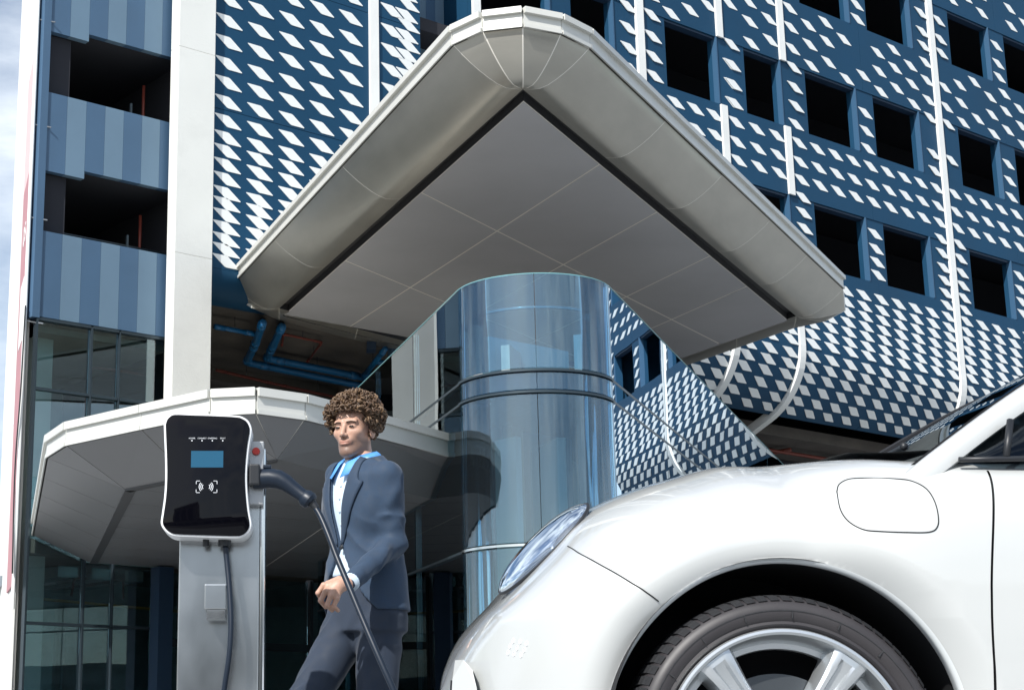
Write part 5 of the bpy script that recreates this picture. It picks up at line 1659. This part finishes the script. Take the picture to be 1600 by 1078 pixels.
# hand (his left) in a loose curl
hand_pts = dict(w=mp(549, 907, -.345), b=mp(528, 916, -.37))
KN = [mp(506, 914, -.375), mp(509, 923, -.392), mp(517, 930, -.398), mp(526, 935, -.392)]
MID = [mp(497, 926, -.372), mp(501, 938, -.392), mp(511, 945, -.398), mp(521, 947, -.392)]
TIP = [mp(503, 938, -.350), mp(509, 948, -.362), mp(519, 953, -.366), mp(528, 953, -.362)]
def handsdf(X, Y, Z):
    d = cone(X, Y, Z, wr_l * .45 + el_l * .55, hand_pts['w'], .036, .027)
    d = smin(d, cone(X, Y, Z, hand_pts['w'], hand_pts['b'], .026, .027), .012)
    for i in range(4):
        d = smin(d, cone(X, Y, Z, hand_pts['b'], KN[i], .022, .0115), .010)
    for i in range(4):
        f = cone(X, Y, Z, KN[i], MID[i], .0112, .0096); f = smin(f, cone(X, Y, Z, MID[i], TIP[i], .0096, .0082), .003)
        d = smin(d, f, .0035)
    tb, tm, tt = mp(530, 906, -.35), mp(512, 912, -.335), mp(503, 926, -.335)
    d = smin(d, cone(X, Y, Z, tb, tm, .017, .0125), .008); d = smin(d, cone(X, Y, Z, tm, tt, .0125, .0095), .003)
    return d
hp = np.array(KN + MID + TIP + [hand_pts['w'], wr_l])
Vn, Fn = nets(handsdf, hp.min(0) - .05, hp.max(0) + .05, .0024)
# body under the clothes, so the figure is complete
hip_c = mp(573, 955)
hipR, hipL = hip_c - tlft * .085 + np.array([0, 0, -.02]), hip_c + tlft * .085 + np.array([0, 0, -.02])
kneeR = hipR + tf * .27 + np.array([0, 0, -.37]) + tlft * .01; ankR = kneeR + tf * .05 + np.array([0, 0, -.40]); ankR[2] = .085
kneeL = hipL + tf * .03 + np.array([0, 0, -.42]); ankL = kneeL - tf * .22 + np.array([0, 0, -.33]); ankL[2] = .10
def bodysdf(X, Y, Z):
    d, l, f = torso(X, Y, Z, -.03)
    d = np.maximum(d, .90 - Z)
    for a, b, c_ in ((hipR, kneeR, ankR), (hipL, kneeL, ankL)):
        d = smin(d, cone(X, Y, Z, a, b, .070, .050), .03); d = smin(d, cone(X, Y, Z, b, c_, .048, .034), .02)
    d = smin(d, smin(cone(X, Y, Z, sh_l, el_l, .045, .036), cone(X, Y, Z, el_l, wr_l, .034, .024), .01), .02)
    d = smin(d, smin(cone(X, Y, Z, sh_r, el_r, .045, .036), cone(X, Y, Z, el_r, wr_r, .034, .024), .01), .02)
    hr_ = wr_r + (wr_r - el_r) * .35
    d = smin(d, cone(X, Y, Z, wr_r, hr_, .026, .030), .012)
    return d
lo_ = np.array([-.62, -.62, .05]); hi_ = np.array([.55, .62, ZTOP + .02])
Vb, Fb = nets(bodysdf, lo_, hi_, .013)
V = np.concatenate([to_head(Vh), Vn, Vb]); Fc = np.concatenate([Fh, Fn + len(Vh), Fb + len(Vh) + len(Vn)])
body_o = pm('body', (V, Fc), skin)
at1 = body_o.data.attributes.new('stubble', 'FLOAT', 'POINT'); vals = np.zeros(len(V), np.float32); vals[:len(Vh)] = st_; at1.data.foreach_set('value', vals)
at2 = body_o.data.attributes.new('lips', 'FLOAT', 'POINT'); vals = np.zeros(len(V), np.float32); vals[:len(Vh)] = lp_; at2.data.foreach_set('value', vals)
nt = skin.node_tree; bs = nt.nodes['Principled BSDF']; prev = bs.inputs['Base Color'].links[0].from_socket
for nm, colr, k_ in (('stubble', (.11, .07, .055, 1), .72), ('lips', (.36, .13, .10, 1), .65)):
    an = nt.nodes.new('ShaderNodeAttribute'); an.attribute_name = nm
    mm = nt.nodes.new('ShaderNodeMath'); mm.operation = 'MULTIPLY'; mm.inputs[1].default_value = k_
    nt.links.new(an.outputs['Fac'], mm.inputs[0])
    mxn = nt.nodes.new('ShaderNodeMix'); mxn.data_type = 'RGBA'; mxn.inputs['B'].default_value = colr
    nt.links.new(mm.outputs[0], mxn.inputs['Factor']); nt.links.new(prev, mxn.inputs['A']); prev = mxn.outputs['Result']
nt.links.new(prev, bs.inputs['Base Color'])
# eyes and brows
eye_m = mat('eye', (.035, .025, .02), .15); brow_m = mat('brow_hair', (.035, .02, .012), .8)
for sg in (1, -1):
    V, Fc = lathe([(.0001, .0024), (.0035, .0020), (.0068, .0008), (.0085, -.001)], (0, 0, 0), (0, 1, 0), 16)
    V = [(x * 1.25 + sg * .031, y + .0905, z * .52 - .001) for x, y, z in V]
    pm('eye', (to_head(V), Fc), eye_m)
    pts_ = [to_head([(sg * x, y, z)])[0] for x, y, z in ((.012, .0945, .0150), (.020, .0955, .0172), (.032, .0920, .0185), (.042, .0845, .0165), (.047, .0780, .0135))]
    pm('eyebrow', tube(spline(pts_, 4), [.0014] + [.0026] * 15 + [.0012], 8), brow_m)
# shirt collar: two leaves round the neck
def collar():
    V, Fc = [], []; n = 30
    c0 = mp(563, 722, .012)
    for i in range(n + 1):
        a = -math.pi * .93 + 2 * math.pi * .93 * i / n           # 0 = back of neck
        dirv = -tf * math.cos(a) + tlft * math.sin(a)
        k_ = abs(a) / (math.pi * .93)
        top = c0 + dirv * (.066 + .006 * k_) + np.array([0, 0, .050 - .050 * k_ ** 1.4])
        mid = c0 + dirv * (.079 + .012 * k_) + np.array([0, 0, .040 - .056 * k_ ** 1.4])
        low_ = c0 + dirv * (.094 + .036 * k_) + np.array([0, 0, -.006 - .072 * k_ ** 1.6])
        low_ = low_
        V += [c0 + dirv * (.060) + np.array([0, 0, -.03 - .03 * k_]), top, mid, low_]
    for i in range(n):
        for q in range(3): Fc.append((4 * i + q, 4 * i + q + 1, 4 * i + q + 5, 4 * i + q + 4))
    return V, Fc
o_ = pm('shirt_collar', collar(), collar_m); sol = o_.modifiers.new('thickness', 'SOLIDIFY'); sol.thickness = .003; sol.offset = 0
def jcollar():
    V, Fc = [], []; n = 24; c0 = mp(564, 726, .014)
    for i in range(n + 1):
        a = -2.05 + 4.1 * i / n
        dirv = -tf * math.cos(a) + tlft * math.sin(a); k_ = abs(a) / 2.05
        V += [c0 + dirv * .082 + np.array([0, 0, .004 - .028 * k_]), c0 + dirv * .092 + np.array([0, 0, .030 - .045 * k_]), c0 + dirv * .104 + np.array([0, 0, .022 - .048 * k_]), c0 + dirv * (.122 + .012 * k_) + np.array([0, 0, -.024 - .050 * k_])]
    for i in range(n):
        for q in range(3): Fc.append((4 * i + q, 4 * i + q + 1, 4 * i + q + 5, 4 * i + q + 4))
    return V, Fc
o_ = pm('jacket_collar', jcollar(), cloth_l); sol = o_.modifiers.new('thickness', 'SOLIDIFY'); sol.thickness = .004; sol.offset = 0
# shirt cuff
cd_ = (wr_l - el_l) / np.linalg.norm(wr_l - el_l)
pm('shirt_cuff', tube([wr_l - cd_ * .02, wr_l + cd_ * .030], [.036, .034], 20), shirt_m)
# trousers and shoes
def trouser(X, Y, Z):
    d, l, f = torso(X, Y, Z, -.017)
    d = np.maximum(d, Z - (ZHEM + .155)); d = np.maximum(d, .775 - Z)
    d = d + crumple(X, Y, Z, .003)
    for a, b, c_, r0 in ((hipR, kneeR, ankR, .098), (hipL, kneeL, ankL, .098)):
        lg = smin(cone(X, Y, Z, a, b, r0, .074), cone(X, Y, Z, b, c_, .074, .062), .03)
        b_ = np.array(b); dd = (b_ - a) / np.linalg.norm(b_ - a)
        t = (X - a[0]) * dd[0] + (Y - a[1]) * dd[1] + (Z - a[2]) * dd[2]; L_ = np.linalg.norm(b_ - a)
        q = (X - a[0]) * tlft[0] + (Y - a[1]) * tlft[1]
        lg = lg + .0105 * (np.abs(np.sin(t * 26 + q * 22 + 1.5 * np.sin(q * 25))) ** .7 - .6) * (np.exp(-((t - .06) / .09) ** 2) + .8 * np.exp(-((t - L_ * .95) / .10) ** 2) + .18)
        lg = np.maximum(lg, c_[2] - .03 - Z)
        d = smin(d, lg, .025)
    return d
pm('trousers', relax(*nets(trouser, (-.62, -.55, .03), (.50, .58, ZHEM + .19), .0085), 1), cloth_t)
shoe_m = mat('black_leather', (.012, .011, .010), .3)
for an_, dirv in ((ankR, tf), (ankL, tf)):
    a_ = np.array(an_)
    def shoe(X, Y, Z):
        d = cone(X, Y, Z, (a_[0], a_[1], a_[2] - .01), a_ + dirv * .15 + np.array([0, 0, -a_[2] + .035]), .046, .034)
        d = smin(d, cone(X, Y, Z, a_ - dirv * .05 + np.array([0, 0, -a_[2] + .035]), a_ + dirv * .15 + np.array([0, 0, -a_[2] + .032]), .034, .034), .02)
        return np.maximum(d, .002 - Z)
    pm('shoe', nets(shoe, a_ - .27, a_ + .27, .010), shoe_m)
# hair: dark undercap and hundreds of curls
hair_m = mat('curly_brown_hair', (.085, .048, .026), .55, var=.35, vscale=60, spec=.5)
hair_l = mat('sunlit_brown_curl', (.15, .092, .050), .5, var=.3, vscale=60, spec=.5)  # paler hair colour puts sun highlights into curls picked at random
def cap(X, Y, Z):
    d = ell(X, Y, Z, (0, -.020, .052), (.092, .108, .084))
    cut = Z - (-.052 + .115 * np.clip((Y + .030) / .075, 0, 1))
    d = np.maximum(d, -cut)
    return np.maximum(d, -(ell(X, Y, Z, (0, .06, -.03), (.060, .05, .078))))
Vc, Fcp = nets(cap, (-.12, -.14, -.08), (.12, .11, .15), .006)
hair = pm('hair', (to_head(Vc), Fcp), hair_m)
rg = random.Random(12)
def curl(p, nrm_, size):
    """one springy lock: short helix standing off the scalp"""
    p = Vector(p); nrm_ = Vector(nrm_).normalized()
    t = nrm_.orthogonal().normalized(); b = nrm_.cross(t)
    ang = rg.uniform(0, 6.28); ax_ = (t * math.cos(ang) + b * math.sin(ang)) * .8 + nrm_ * rg.uniform(.1, .7) + Vector((0, 0, -.25)); ax_.normalize()
    e1 = ax_.orthogonal().normalized(); e2 = ax_.cross(e1)
    turns = rg.uniform(1.1, 1.9); n = 15; ph = rg.uniform(0, 6.28)
    L_ = size * rg.uniform(.9, 1.7); P = []
    for i in range(n):
        s = i / (n - 1); a = ph + turns * 6.283 * s
        rr_ = size * (.55 - .15 * s)
        P.append(p + ax_ * (L_ * (s - .5)) + (e1 * math.cos(a) + e2 * math.sin(a)) * rr_)
    return tube(P, [size * .16 * (.6 + .9 * math.sin(math.pi * (i + .5) / n)) for i in range(n)], 5)
locks = [[], []]
cnt = 0
while cnt < 1500:
    v = Vector((rg.gauss(0, 1), rg.gauss(0, 1), rg.gauss(0, 1))).normalized()
    x, y, z = .106 * v.x, -.020 + .118 * v.y, .056 + .094 * v.z
    lim = -.045 if y < -.02 else (-.045 + .108 * min(1, (y + .02) / .07))
    if abs(x) > .066 and y < .05: lim = min(lim, .012 if y > .0 else (-.02 if y > -.03 else -.065))
    if y < -.05: lim = -.07
    if z < lim: continue
    k_ = rg.uniform(.86, 1.10) if rg.random() < .85 else rg.uniform(1.08, 1.18)
    c_ = Vector((0, -.020, .055))
    p = c_ + (Vector((x, y, z)) - c_) * k_
    g = curl(p, v, rg.choice((.009, .012, .014, .017, .020)))
    sel = 1 if rg.random() < .38 else 0
    locks[sel].append((list(to_head(g[0])), g[1])); cnt += 1
for sel, m_ in ((0, hair_m), (1, hair_l)):
    o_ = pm('curls', join(*[([tuple(q) for q in g[0]], g[1]) for g in locks[sel]]), m_, hair); o_['kind'] = 'stuff'
